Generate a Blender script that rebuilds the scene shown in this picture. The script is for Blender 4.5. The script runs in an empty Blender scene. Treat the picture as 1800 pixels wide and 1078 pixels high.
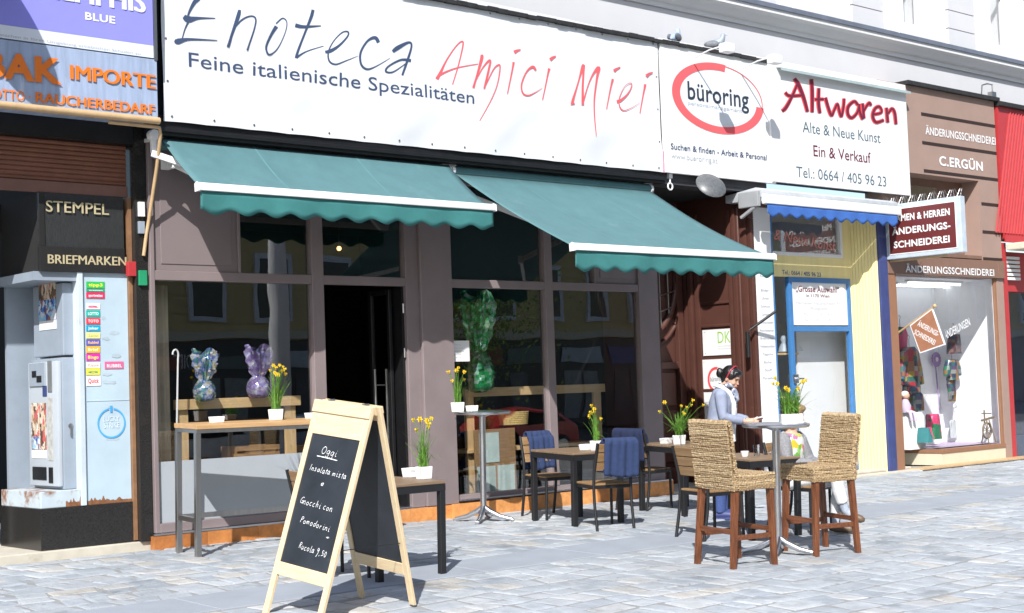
import bpy, bmesh, math, random
from mathutils import Vector, Matrix, Euler
R = math.radians
SC = bpy.context.scene
COL = SC.collection

# ------------------------------------------------------------------ camera, sky, sun, exposure
CAM = Vector((-6.5, -12.47, 1.36))
B_R = Vector((0.7493089604489055, -0.6612812463471355, -0.0352589707813467))
B_U = Vector((-0.01038313848649667, -0.0649689566799791, 0.9978332651816559))
B_F = Vector((0.6621391637912312, 0.7473193078580896, 0.05554799615067054))
camd = bpy.data.cameras.new('camera'); cam = bpy.data.objects.new('camera', camd); COL.objects.link(cam)
camd.sensor_width = 36; camd.lens = 52.0; camd.clip_end = 500; camd.clip_start = .1
m = Matrix.Identity(4)
for i in range(3):
    m[i][0], m[i][1], m[i][2], m[i][3] = B_R[i], B_U[i], -B_F[i], CAM[i]
cam.matrix_world = m
SC.camera = cam
SUN = Vector((-1.1, -1.0, 1.33)).normalized()          # towards the sun
world = bpy.data.worlds.new("World"); SC.world = world; world.use_nodes = True
wn = world.node_tree
sky = wn.nodes.new('ShaderNodeTexSky'); sky.sky_type = 'NISHITA'; sky.sun_disc = False
sky.sun_elevation = math.asin(SUN.z); sky.sun_rotation = math.atan2(SUN.x, SUN.y)
wn.links.new(sky.outputs[0], wn.nodes['Background'].inputs[0])
wn.nodes['Background'].inputs[1].default_value = 0.115
sund = bpy.data.lights.new('sun', 'SUN'); sun = bpy.data.objects.new('sun', sund); COL.objects.link(sun)
sund.energy = 4.7; sund.angle = R(.5); sund.color = (1, .98, .955)
sun.rotation_euler = SUN.to_track_quat('Z', 'Y').to_euler()
SC.view_settings.view_transform = 'Standard'; SC.view_settings.look = 'None'
SC.view_settings.exposure = 0.58; SC.view_settings.gamma = 1
SC.cycles.max_bounces = 10; SC.cycles.transparent_max_bounces = 16

SLOPE = .03                                             # the pavement falls away from the houses
TILT = math.atan(SLOPE)

# ------------------------------------------------------------------ survey helpers: photo pixel -> point on a real plane
def ray(x, y): return B_R * ((x - 900) / 2600) + B_U * (-(y - 539) / 2600) + B_F
def W(x, y, Y=0.):
    d = ray(x, y); q = CAM + d * ((Y - CAM.y) / d.y); return q.x, q.z
def V(x, y, X):
    d = ray(x, y); q = CAM + d * ((X - CAM.x) / d.x); return q.y, q.z

# ------------------------------------------------------------------ object helpers
def tag(o, label, cat, group=None, kind=None):
    if label: o['label'] = label
    if cat: o['category'] = cat
    if group: o['group'] = group
    if kind: o['kind'] = kind
    return o
def thing(name, label, cat, loc=(0, 0, 0), rz=0., group=None, tilt=False):
    o = bpy.data.objects.new(name, None); COL.objects.link(o)
    o.empty_display_size = .1
    place(o, loc, rz, tilt)
    return tag(o, label, cat, group)
def place(o, loc, rz=0., tilt=False):
    o.rotation_mode = 'ZYX'
    o.location = loc; o.rotation_euler = (TILT if tilt else 0, 0, rz)
def dup(root, loc, rz, label=None, group=None, tilt=True):
    r = root.copy(); COL.objects.link(r); place(r, loc, rz, tilt)
    if label: r['label'] = label
    if group: r['group'] = group
    for ch in list(root.children):
        c = ch.copy(); COL.objects.link(c); c.parent = r
        for g in list(ch.children):
            d = g.copy(); COL.objects.link(d); d.parent = c
    return r
def gz(x, y): return SLOPE * y
def on(x, y): return (x, y, SLOPE * y)

class MB:
    def __init__(s): s.bm = bmesh.new()
    def verts(s, vs, fs):
        b = [s.bm.verts.new(v) for v in vs]
        for f in fs:
            try: s.bm.faces.new([b[i] for i in f])
            except ValueError: pass
        return b
    def box(s, x0, x1, y0, y1, z0, z1, M=None):
        vs = [Vector((x, y, z)) for z in (z0, z1) for y in (y0, y1) for x in (x0, x1)]
        if M: vs = [M @ v for v in vs]
        s.verts(vs, [(0, 2, 3, 1), (4, 5, 7, 6), (0, 1, 5, 4), (2, 6, 7, 3), (0, 4, 6, 2), (1, 3, 7, 5)])
        return s
    def bar(s, a, b, w, h=None, up=(0, 0, 1)):          # a rectangular bar from a to b
        a, b = Vector(a), Vector(b); h = h or w; d = (b - a).normalized(); u = Vector(up)
        if abs(d.dot(u)) > .95: u = Vector((0, 1, 0))
        r = d.cross(u).normalized(); u = r.cross(d)
        vs = [p + r * (i * w / 2) + u * (j * h / 2) for p in (a, b) for i, j in ((-1, -1), (1, -1), (1, 1), (-1, 1))]
        s.verts(vs, [(3, 2, 1, 0), (4, 5, 6, 7), (0, 1, 5, 4), (1, 2, 6, 5), (2, 3, 7, 6), (3, 0, 4, 7)])
        return s
    def tube(s, pts, rad, n=8, cap=True, closed=False):
        pts = [Vector(p) for p in pts]; k = len(pts)
        rads = rad if isinstance(rad, (list, tuple)) else [rad] * k
        rings = []; prev = None
        for i, p in enumerate(pts):
            a = pts[i - 1] if i else (pts[-1] if closed else p); b = pts[i + 1] if i < k - 1 else (pts[0] if closed else p)
            d = (b - a); d = d.normalized() if d.length > 1e-9 else Vector((0, 0, 1))
            if prev is None:
                u = Vector((0, 0, 1)) if abs(d.z) < .9 else Vector((1, 0, 0))
            else: u = prev
            r = d.cross(u)
            if r.length < 1e-6: r = d.cross(Vector((0, 1, .3)))
            r.normalize(); u = r.cross(d).normalized(); prev = u
            rings.append([s.bm.verts.new(p + (r * math.cos(t) + u * math.sin(t)) * rads[i]) for t in [2 * math.pi * j / n for j in range(n)]])
        for i in range(k if closed else k - 1):
            A, Bq = rings[i], rings[(i + 1) % k]
            for j in range(n): s.bm.faces.new((A[j], A[(j + 1) % n], Bq[(j + 1) % n], Bq[j]))
        if cap and not closed:
            s.bm.faces.new(list(reversed(rings[0]))); s.bm.faces.new(rings[-1])
        return s
    def cyl(s, a, b, r, n=16, r2=None): return s.tube([a, b], [r, r if r2 is None else r2], n)
    def lathe(s, prof, n=24, M=None):                   # prof: (radius, z) from bottom to top, closed at both ends
        rings = []
        for r, z in prof:
            ring = []
            for j in range(n):
                t = 2 * math.pi * j / n; v = Vector((r * math.cos(t), r * math.sin(t), z))
                ring.append(s.bm.verts.new(M @ v if M else v))
            rings.append(ring)
        for A, Bq in zip(rings, rings[1:]):
            for j in range(n): s.bm.faces.new((A[j], A[(j + 1) % n], Bq[(j + 1) % n], Bq[j]))
        s.bm.faces.new(list(reversed(rings[0]))); s.bm.faces.new(rings[-1])
        return s
    def ball(s, c, r, n=10, sc=(1, 1, 1), rot=None):
        mt = Matrix.Translation(c) @ (rot.to_4x4() if rot else Matrix.Identity(4)) @ Matrix.Diagonal((r * sc[0], r * sc[1], r * sc[2], 1))
        bmesh.ops.create_uvsphere(s.bm, u_segments=n * 2, v_segments=n, radius=1, matrix=mt); return s
    def prism(s, poly, y0, y1, f=None):                 # poly in (x, z), thickness along y; f maps points
        n = len(poly); vs = [Vector((x, y, z)) for y in (y0, y1) for x, z in poly]
        if f: vs = [f(v) for v in vs]
        s.verts(vs, [tuple(range(n)), tuple(reversed(range(n, 2 * n)))] + [(i, i + n, (i + 1) % n + n, (i + 1) % n) for i in range(n)])
        return s
    def grid(s, fn, nu, nv):                            # an open sheet fn(u, v), u and v in 0..1
        g = [[s.bm.verts.new(fn(i / nu, j / nv)) for j in range(nv + 1)] for i in range(nu + 1)]
        for i in range(nu):
            for j in range(nv): s.bm.faces.new((g[i][j], g[i + 1][j], g[i + 1][j + 1], g[i][j + 1]))
        return s
    def mesh(s, me, M):
        t = bmesh.new(); t.from_mesh(me); t.transform(M)
        vs = [s.bm.verts.new(v.co) for v in t.verts]; t.verts.index_update()
        for f in t.faces:
            try: s.bm.faces.new([vs[v.index] for v in f.verts])
            except ValueError: pass
        t.free(); return s
    def build(s, name, mat, parent=None, smooth=None, bevel=0, seg=2, kind=None, fixn=True, solid=0):
        if fixn and not solid: bmesh.ops.recalc_face_normals(s.bm, faces=s.bm.faces)
        if bevel:
            es = [e for e in s.bm.edges if len(e.link_faces) == 2 and e.calc_face_angle(0) > .5]
            bmesh.ops.bevel(s.bm, geom=es, offset=bevel, segments=seg, affect='EDGES', profile=.6, clamp_overlap=True)
        me = bpy.data.meshes.new(name); s.bm.to_mesh(me); s.bm.free()
        o = bpy.data.objects.new(name, me); COL.objects.link(o)
        for mt in (mat if isinstance(mat, (list, tuple)) else [mat]): me.materials.append(mt)
        if smooth is not None:
            me.shade_smooth()
            try: me.set_sharp_from_angle(angle=R(smooth))
            except Exception: pass
        if solid:
            md = o.modifiers.new('thickness', 'SOLIDIFY'); md.thickness = solid; md.offset = 0
        if parent: o.parent = parent
        if kind: o['kind'] = kind
        return o

# ------------------------------------------------------------------ materials
MATS = {}
def mat(name, col, rough=.6, metal=0., var=.12, scale=6., bump=0., bscale=60., spec=.5, stretch=None, col2=None, dirt=None, dirt_amt=.0, transl=0., coat=0.):
    if name in MATS: return MATS[name]
    M_ = bpy.data.materials.new(name); M_.use_nodes = True; nt = M_.node_tree; N, L = nt.nodes, nt.links
    p = N['Principled BSDF']; p.inputs['Roughness'].default_value = rough; p.inputs['Metallic'].default_value = metal
    p.inputs['Specular IOR Level'].default_value = spec
    if coat: p.inputs['Coat Weight'].default_value = coat; p.inputs['Coat Roughness'].default_value = .15
    tc = N.new('ShaderNodeTexCoord'); mp = N.new('ShaderNodeMapping'); L.new(tc.outputs['Object'], mp.inputs[0])
    if stretch: mp.inputs['Scale'].default_value = stretch
    nz = N.new('ShaderNodeTexNoise'); nz.inputs['Scale'].default_value = scale; nz.inputs['Detail'].default_value = 5; nz.inputs['Roughness'].default_value = .6
    L.new(mp.outputs[0], nz.inputs['Vector'])
    rp = N.new('ShaderNodeValToRGB'); L.new(nz.outputs['Fac'], rp.inputs[0])
    c1 = tuple(c * (1 - var) for c in col); c2 = col2 or tuple(min(1, c * (1 + var)) for c in col)
    rp.color_ramp.elements[0].position = .3; rp.color_ramp.elements[1].position = .7
    rp.color_ramp.elements[0].color = (*c1, 1); rp.color_ramp.elements[1].color = (*c2, 1)
    out = rp.outputs[0]
    if dirt:
        n2 = N.new('ShaderNodeTexNoise'); n2.inputs['Scale'].default_value = scale * .45; n2.inputs['Detail'].default_value = 8; n2.inputs['Roughness'].default_value = .7
        L.new(mp.outputs[0], n2.inputs['Vector'])
        r2 = N.new('ShaderNodeValToRGB'); L.new(n2.outputs['Fac'], r2.inputs[0])
        r2.color_ramp.elements[0].position = .62 - dirt_amt; r2.color_ramp.elements[1].position = .70 - dirt_amt * .6
        mx = N.new('ShaderNodeMix'); mx.data_type = 'RGBA'
        L.new(r2.outputs[0], mx.inputs[0]); L.new(out, mx.inputs[6]); mx.inputs[7].default_value = (*dirt, 1); out = mx.outputs[2]
    L.new(out, p.inputs['Base Color'])
    if bump:
        b = N.new('ShaderNodeBump'); b.inputs['Strength'].default_value = bump; b.inputs['Distance'].default_value = .01
        n3 = N.new('ShaderNodeTexNoise'); n3.inputs['Scale'].default_value = bscale; n3.inputs['Detail'].default_value = 4
        L.new(mp.outputs[0], n3.inputs['Vector']); L.new(n3.outputs['Fac'], b.inputs['Height']); L.new(b.outputs[0], p.inputs['Normal'])
    if transl:
        t = N.new('ShaderNodeBsdfTranslucent'); L.new(out, t.inputs[0]); mx = N.new('ShaderNodeMixShader'); mx.inputs[0].default_value = transl
        L.new(p.outputs[0], mx.inputs[1]); L.new(t.outputs[0], mx.inputs[2]); L.new(mx.outputs[0], N['Material Output'].inputs[0])
    MATS[name] = M_
    return M_
def glass_mat(name, tint=(.985, .99, .99), ior=1.6, base=.08, mul=.8):
    M_ = bpy.data.materials.new(name); M_.use_nodes = True; nt = M_.node_tree; N, L = nt.nodes, nt.links
    N.remove(N['Principled BSDF'])
    tr = N.new('ShaderNodeBsdfTransparent'); tr.inputs[0].default_value = (*tint, 1)
    gl = N.new('ShaderNodeBsdfGlossy'); gl.inputs['Roughness'].default_value = .0; gl.inputs[0].default_value = (1, 1, 1, 1)
    lw_ = N.new('ShaderNodeLayerWeight'); lw_.inputs[0].default_value = .5; pw_ = N.new('ShaderNodeMath'); pw_.operation = 'POWER'; L.new(lw_.outputs['Facing'], pw_.inputs[0]); pw_.inputs[1].default_value = 4.
    fr = N.new('ShaderNodeMath'); fr.operation = 'MULTIPLY_ADD'; L.new(pw_.outputs[0], fr.inputs[0]); fr.inputs[1].default_value = mul; fr.inputs[2].default_value = base
    # old panes are never quite flat: a slow ripple breaks the mirror image
    tc = N.new('ShaderNodeTexCoord'); nz = N.new('ShaderNodeTexNoise'); nz.inputs['Scale'].default_value = 1.3; nz.inputs['Detail'].default_value = 1
    L.new(tc.outputs['Object'], nz.inputs['Vector']); b = N.new('ShaderNodeBump'); b.inputs['Strength'].default_value = .03; b.inputs['Distance'].default_value = .05
    L.new(nz.outputs['Fac'], b.inputs['Height']); L.new(b.outputs[0], gl.inputs['Normal'])
    mx = N.new('ShaderNodeMixShader'); L.new(fr.outputs[0], mx.inputs[0]); L.new(tr.outputs[0], mx.inputs[1]); L.new(gl.outputs[0], mx.inputs[2])
    L.new(mx.outputs[0], N['Material Output'].inputs[0]); return M_
def attr_mat(name, attr, stops, rough=.7, noise=.25, nscale=25., bump=.3, bscale=80., stain=False):
    M_ = bpy.data.materials.new(name); M_.use_nodes = True; nt = M_.node_tree; N, L = nt.nodes, nt.links
    p = N['Principled BSDF']; p.inputs['Roughness'].default_value = rough
    a = N.new('ShaderNodeAttribute'); a.attribute_name = attr
    rp = N.new('ShaderNodeValToRGB'); L.new(a.outputs['Fac'], rp.inputs[0]); rp.color_ramp.interpolation = 'LINEAR'
    while len(rp.color_ramp.elements) < len(stops): rp.color_ramp.elements.new(.5)
    for e, (ps, c) in zip(rp.color_ramp.elements, stops): e.position = ps; e.color = (*c, 1)
    tc = N.new('ShaderNodeTexCoord'); nz = N.new('ShaderNodeTexNoise'); nz.inputs['Scale'].default_value = nscale; nz.inputs['Detail'].default_value = 8; nz.inputs['Roughness'].default_value = .7
    L.new(tc.outputs['Object'], nz.inputs['Vector'])
    mr = N.new('ShaderNodeMapRange'); L.new(nz.outputs['Fac'], mr.inputs[0]); mr.inputs[1].default_value = .3; mr.inputs[2].default_value = .7
    mr.inputs[3].default_value = 1 - noise; mr.inputs[4].default_value = 1 + noise
    mx = N.new('ShaderNodeVectorMath'); mx.operation = 'SCALE'; L.new(rp.outputs[0], mx.inputs[0]); L.new(mr.outputs[0], mx.inputs['Scale'])
    out = mx.outputs[0]
    if stain:                                             # broad worn patches and small dark spots of grime and gum
        for sc_, lo, hi, amt in ((.55, .42, .62, .80), (3.3, .60, .68, .72), (13., .69, .72, .55)):
            n4 = N.new('ShaderNodeTexNoise'); n4.inputs['Scale'].default_value = sc_; n4.inputs['Detail'].default_value = 4; L.new(tc.outputs['Object'], n4.inputs['Vector'])
            m4 = N.new('ShaderNodeMapRange'); L.new(n4.outputs['Fac'], m4.inputs[0]); m4.inputs[1].default_value = lo; m4.inputs[2].default_value = hi; m4.inputs[3].default_value = 1.; m4.inputs[4].default_value = amt
            v4 = N.new('ShaderNodeVectorMath'); v4.operation = 'SCALE'; L.new(out, v4.inputs[0]); L.new(m4.outputs[0], v4.inputs['Scale']); out = v4.outputs[0]
    L.new(out, p.inputs['Base Color'])
    b = N.new('ShaderNodeBump'); b.inputs['Strength'].default_value = bump; b.inputs['Distance'].default_value = .01
    n3 = N.new('ShaderNodeTexNoise'); n3.inputs['Scale'].default_value = bscale; n3.inputs['Detail'].default_value = 6
    L.new(tc.outputs['Object'], n3.inputs['Vector']); L.new(n3.outputs['Fac'], b.inputs['Height']); L.new(b.outputs[0], p.inputs['Normal'])
    return M_
def grain(name, c1, c2, axis=0, scale=3., rough=.5, ring=14.):       # sawn wood: noise drawn out along the board
    st = [ring, ring, ring]; st[axis] = 1.
    return mat(name, c1, rough, var=0., scale=scale, stretch=tuple(st), col2=c2, bump=.15, bscale=scale * 4)

m_mauve = mat('mauve paint', (.215, .172, .172), .45, var=.09, scale=2.2, bump=.04, dirt=(.17, .135, .13), dirt_amt=-.03)
m_mauve_d = mat('mauve panel paint', (.205, .165, .166), .5, var=.05, scale=2)
m_black = mat('black paint', (.008, .008, .009), .45, var=.3)
m_blackiron = mat('black powder coat', (.010, .0105, .012), .5, var=.2)
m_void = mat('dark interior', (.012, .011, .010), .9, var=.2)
m_glass = glass_mat('window glass', ior=1.75)
m_glass2 = glass_mat('clear shop glass', base=.03, mul=.35)
m_frost = mat('frosted film', (.36, .39, .42), .35, var=.05, scale=2, spec=.6)
m_white = mat('white paint', (.74, .74, .735), .5, var=.03, scale=3)
m_banner = mat('banner vinyl', (.70, .71, .73), .4, var=.02, scale=2, dirt=(.66, .67, .68), dirt_amt=-.02)
m_alu = mat('aluminium', (.62, .63, .65), .28, 1., var=.06, scale=20)
m_steel = mat('brushed steel', (.42, .41, .40), .38, 1., var=.1, scale=30, stretch=(1, 1, .1))
m_whitealu = mat('white lacquered bar', (.74, .74, .74), .35, var=.03)
m_canvas = mat('green awning canvas', (.085, .19, .205), .75, var=.07, scale=5, bump=.12, bscale=300, transl=.12, dirt=(.11, .22, .235), dirt_amt=.05)  # greyer than the valance: grazing sheen of the slope put into the colour
m_canvas2 = mat('green valance canvas', (.045, .205, .20), .8, var=.06, scale=8, bump=.1, bscale=300, transl=.15)
m_bluecanvas = mat('blue valance canvas', (.045, .14, .45), .8, var=.06, scale=8, transl=.1)
m_orangewood = attr_mat('orange plinth boards', 'tone', [(0, (.36, .13, .035)), (.5, (.56, .22, .06)), (1, (.66, .30, .10))], .6, .3, 9, .2, 30)
m_oak = grain('pale oak', (.50, .33, .15), (.62, .44, .23), 0, 3)
m_oakv = grain('pale oak upright', (.50, .33, .15), (.62, .44, .23), 2, 3)
m_pine = grain('pale pine', (.60, .46, .27), (.72, .58, .38), 2, 4)
m_pineh = grain('pale pine rail', (.60, .46, .27), (.72, .58, .38), 0, 4)
m_teak = grain('teak slats', (.20, .115, .05), (.31, .19, .09), 0, 4)
m_topwood = grain('weathered brown tabletop', (.16, .105, .062), (.25, .17, .105), 0, 4)
m_counter = grain('honey wood counter', (.40, .235, .10), (.56, .35, .17), 0, 3)
m_stoolleg = grain('red stained wood', (.065, .020, .009), (.23, .082, .032), 2, 5, .35)
m_board = mat('chalkboard', (.022, .027, .034), .5, var=.35, scale=3, dirt=(.05, .056, .065), dirt_amt=.06)
m_chalk = mat('chalk', (.85, .85, .85), .9, var=.05)
m_pot = mat('white glazed pot', (.80, .79, .76), .25, var=.02)
m_leaf = mat('daffodil leaf', (.14, .30, .045), .45, var=.35, scale=30, transl=.35)
m_yellow = mat('daffodil petal', (.85, .58, .02), .6, var=.12, scale=40, transl=.25)
m_soil = mat('moss', (.10, .085, .035), .95, var=.4, scale=60, bump=.6)
m_skin = mat('skin', (.56, .33, .23), .5, var=.06, scale=20)
m_hair = mat('black hair', (.010, .008, .008), .35, var=.4, scale=60, stretch=(1, 1, .2), bump=.4, bscale=120)
m_bluegrey = mat('blue grey jacket', (.24, .27, .36), .85, var=.10, scale=14, bump=.35, bscale=14)
m_jeans = mat('denim', (.04, .07, .20), .85, var=.2, scale=40, bump=.2)
m_blanket = mat('blue fleece', (.020, .037, .100), .95, var=.15, scale=25, bump=.5, bscale=160)
m_navy = mat('navy fleece', (.010, .018, .055), .95, var=.15, scale=25, bump=.5, bscale=160)
m_brown = mat('brown door paint', (.085, .035, .026), .4, var=.10, scale=5, bump=.05)
m_taupe = mat('taupe render', (.315, .215, .175), .75, var=.05, scale=3, bump=.06, bscale=150)
m_dkbrown = mat('dark brown groove', (.03, .015, .012), .7)
m_yellowp = mat('yellow boards', (.80, .68, .31), .6, var=.07, scale=3, stretch=(4, 4, .5), bump=.08, dirt=(.62, .52, .27), dirt_amt=-.03)
m_creamy = mat('cream paint', (.62, .56, .42), .6, var=.05, scale=3)
m_blue = mat('blue paint', (.05, .18, .41), .4, var=.08)
m_navyblue = mat('ultramarine paint', (.04, .055, .17), .5, var=.2, scale=4, dirt=(.07, .09, .20), dirt_amt=-.02)
m_red = mat('red sheet metal', (.42, .035, .04), .4, var=.06)
m_redtext = mat('red print', (.75, .07, .08), .5, var=.03)
m_navytext = mat('navy print', (.045, .07, .135), .5, var=.03)
m_greytext = mat('grey print', (.42, .44, .46), .5, var=.03)
m_darktext = mat('dark print', (.025, .035, .05), .5, var=.03)
m_maroontext = mat('maroon print', (.13, .012, .035), .5, var=.03)
m_pinktext = mat('pink neon paint', (.70, .25, .20), .5)
m_orange = mat('orange letters', (.75, .18, .015), .45, var=.05)
m_gold = mat('brass letters', (.62, .53, .33), .35, .3, var=.1)
m_zinc = mat('weathered blue grey metal', (.31, .38, .52), .5, .0, var=.16, scale=3, stretch=(7, 1, .7), dirt=(.46, .52, .63), dirt_amt=.02)
m_tan = mat('tan painted pipe', (.50, .34, .18), .5, var=.10, scale=12)
m_granite = mat('dark polished granite', (.020, .019, .0185), .22, var=.5, scale=90, dirt=(.045, .043, .04), dirt_amt=-.02)
m_greymetal = mat('grey painted metal', (.27, .315, .37), .45, var=.06, scale=6)
m_paleblue = mat('pale blue painted panel', (.42, .53, .60), .5, var=.07, scale=3, dirt=(.33, .39, .42), dirt_amt=-.03)
m_rust = mat('rusty painted metal', (.45, .52, .56), .6, var=.06, scale=9, dirt=(.23, .10, .045), dirt_amt=.12)
m_shutter = mat('brown shutter slats', (.20, .082, .05), .5, var=.12, scale=8)
m_render = mat('pale wall render', (.57, .57, .585), .85, var=.03, scale=1.2, bump=.05, bscale=60, dirt=(.49, .49, .51), dirt_amt=-.03)
m_stucco = mat('white stucco', (.66, .66, .665), .85, var=.03, scale=1.5, bump=.08, bscale=50, dirt=(.60, .60, .61), dirt_amt=-.03)
m_flash = mat('black roofing felt', (.02, .02, .021), .8, var=.5, scale=12)
m_stepstone = mat('pale step stone', (.50, .46, .38), .8, var=.12, scale=5, dirt=(.36, .31, .24), dirt_amt=0.02)
m_slate = mat('smooth grey slab', (.28, .305, .34), .75, var=.08, scale=3, bump=.1, bscale=80)
m_asphalt = mat('asphalt', (.10, .10, .105), .9, var=.2, scale=20, bump=.3)
m_joint = mat('sandy joint', (.25, .25, .245), .95, var=.15, scale=15, bump=.3)
m_pave = attr_mat('granite setts', 'tone', [(0, (.285, .315, .345)), (.35, (.34, .368, .395)), (.7, (.39, .41, .426)), (.88, (.405, .41, .408)), (1, (.41, .393, .36))], .74, .20, 6, .7, 34, stain=True)
m_wick = attr_mat('dried water hyacinth', 'tone', [(0, (.20, .125, .06)), (.5, (.34, .24, .13)), (1, (.46, .345, .205))], .8, .3, 60, .4, 150)

# ------------------------------------------------------------------ lettering
_fc = {}
def text_mesh(s, bold=0., shear=0.):
    key = (s, bold, shear)
    if key in _fc: return _fc[key]
    c = bpy.data.curves.new('txt', 'FONT'); c.body = s; c.offset = bold; c.shear = shear; c.space_character = 1 + bold * 2.2; c.resolution_u = 3; c.extrude = 0
    o = bpy.data.objects.new('txt', c); COL.objects.link(o)
    dg = bpy.context.evaluated_depsgraph_get(); dg.update()
    me = bpy.data.meshes.new_from_object(o.evaluated_get(dg))
    bpy.data.objects.remove(o); bpy.data.curves.remove(c)
    _fc[key] = me; return me
def _ext(me):
    xs = [v.co.x for v in me.vertices]; ys = [v.co.y for v in me.vertices]; return min(xs), max(xs), min(ys), max(ys)
CAPH = {}
def capheight(b):
    if b not in CAPH:
        e = _ext(text_mesh('H', b)); CAPH[b] = (e[2], e[3] - e[2])
    return CAPH[b]
def put_text(mb, s, origin, xdir, ydir, width, cap, bold=0., shear=0.):
    me = text_mesh(s, bold, shear); e = _ext(me); y0, ch = capheight(bold)
    sx = width / (e[1] - e[0]); sy = cap / ch
    xd, yd = Vector(xdir).normalized(), Vector(ydir).normalized(); n = xd.cross(yd)
    M_ = Matrix.Identity(4)
    for i in range(3): M_[i][0], M_[i][1], M_[i][2] = xd[i] * sx, yd[i] * sy, n[i]
    M_.translation = Vector(origin) - xd * (e[0] * sx) - yd * (y0 * sy)
    mb.mesh(me, M_)
def ftext(mb, s, base, capy, right, Y, bold=0., shear=0., drop=0.):   # lettering on a street-facing plane
    x0, z0 = W(*base, Y); _, z1 = W(base[0], capy, Y); x1, _ = W(right, base[1], Y)
    xd = Vector((1, 0, -drop))
    put_text(mb, s, (x0, Y, z0), xd, (0, 0, 1), x1 - x0, z1 - z0, bold, shear)
def smooth_path(pts, k=6):
    if len(pts) < 3:
        return [tuple(a + (b - a) * i / k for a, b in zip(pts[0], pts[1])) for i in range(k + 1)]
    out = []; n = len(pts)
    for i in range(n - 1):
        p0, p1, p2, p3 = pts[max(i - 1, 0)], pts[i], pts[i + 1], pts[min(i + 2, n - 1)]
        for j in range(k):
            t = j / k
            out.append(tuple(.5 * (2 * b + (c - a) * t + (2 * a - 5 * b + 4 * c - d) * t * t + (3 * b - a - 3 * c + d) * t ** 3) for a, b, c, d in zip(p0, p1, p2, p3)))
    out.append(tuple(pts[-1])); return out
def stroke(mb, pts, f, lift=0., k=6, widen=0., dl=1.2e-5, wmin=1.5):     # pts (u, v, width); f(u, v, lift) -> point
    P = smooth_path(pts, k); L_ = []
    for i, (u, v, w) in enumerate(P):
        a = P[max(i - 1, 0)]; b = P[min(i + 1, len(P) - 1)]
        dx, dy = b[0] - a[0], b[1] - a[1]; l = math.hypot(dx, dy) or 1
        nx, ny = -dy / l, dx / l; h = max(w + widen, wmin) / 2; q = lift + i * dl
        L_.append((mb.bm.verts.new(f(u + nx * h, v + ny * h, q)), mb.bm.verts.new(f(u - nx * h, v - ny * h, q))))
    for (a, b), (c, d) in zip(L_, L_[1:]):
        try: mb.bm.faces.new((a, b, d, c))
        except ValueError: pass

# ================================================================== ground
rng = random.Random(7)
gmb = MB(); gmb.box(-120, 160, -70, 12, -.6, -.58)
gmb.build('road', m_asphalt, kind='structure')
def yz(x, y, z=0.): return Vector((x, y, z + SLOPE * min(y, 0)))
pm = MB()
pm.verts([yz(-60, -15), yz(90, -15), yz(90, 0), yz(-60, 0), yz(-60, 3), yz(90, 3), yz(-60, -15, -.13), yz(90, -15, -.13)],
         [(0, 1, 2, 3), (3, 2, 5, 4), (6, 7, 1, 0)])
nf0 = 3
tones = [0.] * nf0; mids = [0] * nf0
def warp(x, y):                                           # hand-laid: the courses wander
    return (x + .05 * math.sin(y * 2.3 + 1.3 * math.sin(x * .9)) + .02 * math.sin(x * 5.1 + y * 3), y + .045 * math.sin(x * 1.15 + .6 * math.sin(y * 2.1)) + .022 * math.sin(x * 3.7 + y * 1.9 + 1))
def stones(y0, y1, x0, x1):
    y = y0
    while y < y1 - .05:
        h = rng.uniform(.21, .33); ye = min(y + h, y1)
        if y1 - ye < .14: ye = y1
        x = x0 - rng.uniform(0, .5)
        while x < x1:
            w = rng.choice((rng.uniform(.16, .26), rng.uniform(.22, .38))); g_ = rng.uniform(.006, .013)
            zt = rng.uniform(.002, .012); j = lambda s=.018: rng.uniform(-s, s); edge = 1. if y0 + .1 < y and ye < y1 - .1 else 0.
            sk = rng.uniform(-.03, .03)
            q = [(x + g_ + j() + sk, y + g_ + j()), (x + w - g_ + j() + sk, y + g_ + j()), (x + w - g_ + j() - sk, ye - g_ + j()), (x + g_ + j() - sk, ye - g_ + j())]
            q = [((lambda W2: (W2[0], min(max(W2[1] if edge else b_, y0 + .004), y1 - .004)))(warp(a_, b_))) for a_, b_ in q]
            cxm, cym = sum(a_ for a_, _ in q) / 4, sum(b_ for _, b_ in q) / 4; tx, ty = rng.uniform(-.012, .012), rng.uniform(-.012, .012)
            vs = [yz(a_, b_, -.003) for a_, b_ in q] + [yz(a_ + (cxm - a_) * .07, b_ + (cym - b_) * .07, zt * .6) for a_, b_ in q] + [yz(a_ + (cxm - a_) * .26, b_ + (cym - b_) * .26, zt + (a_ - cxm) * tx + (b_ - cym) * ty) for a_, b_ in q]
            pm.verts(vs, [(8, 9, 10, 11)] + [(i, (i + 1) % 4, 4 + (i + 1) % 4, 4 + i) for i in range(4)] + [(4 + i, 4 + (i + 1) % 4, 8 + (i + 1) % 4, 8 + i) for i in range(4)])
            t = min(1, max(0, rng.gauss(.45, .22))) if rng.random() > .10 else rng.uniform(.8, 1)
            tones.extend([t] * 9); mids.extend([1] * 9)
            x += w
        y = ye
stones(-8.5, -3.36, -4, 26); stones(-2.66, 0., -4, 26)
pav = pm.build('pavement', [m_joint, m_pave], kind='structure', fixn=False)
at_ = pav.data.attributes.new('tone', 'FLOAT', 'FACE'); at_.data.foreach_set('value', tones)
pav.data.polygons.foreach_set('material_index', mids)
bb = MB(); x = -4.
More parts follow.
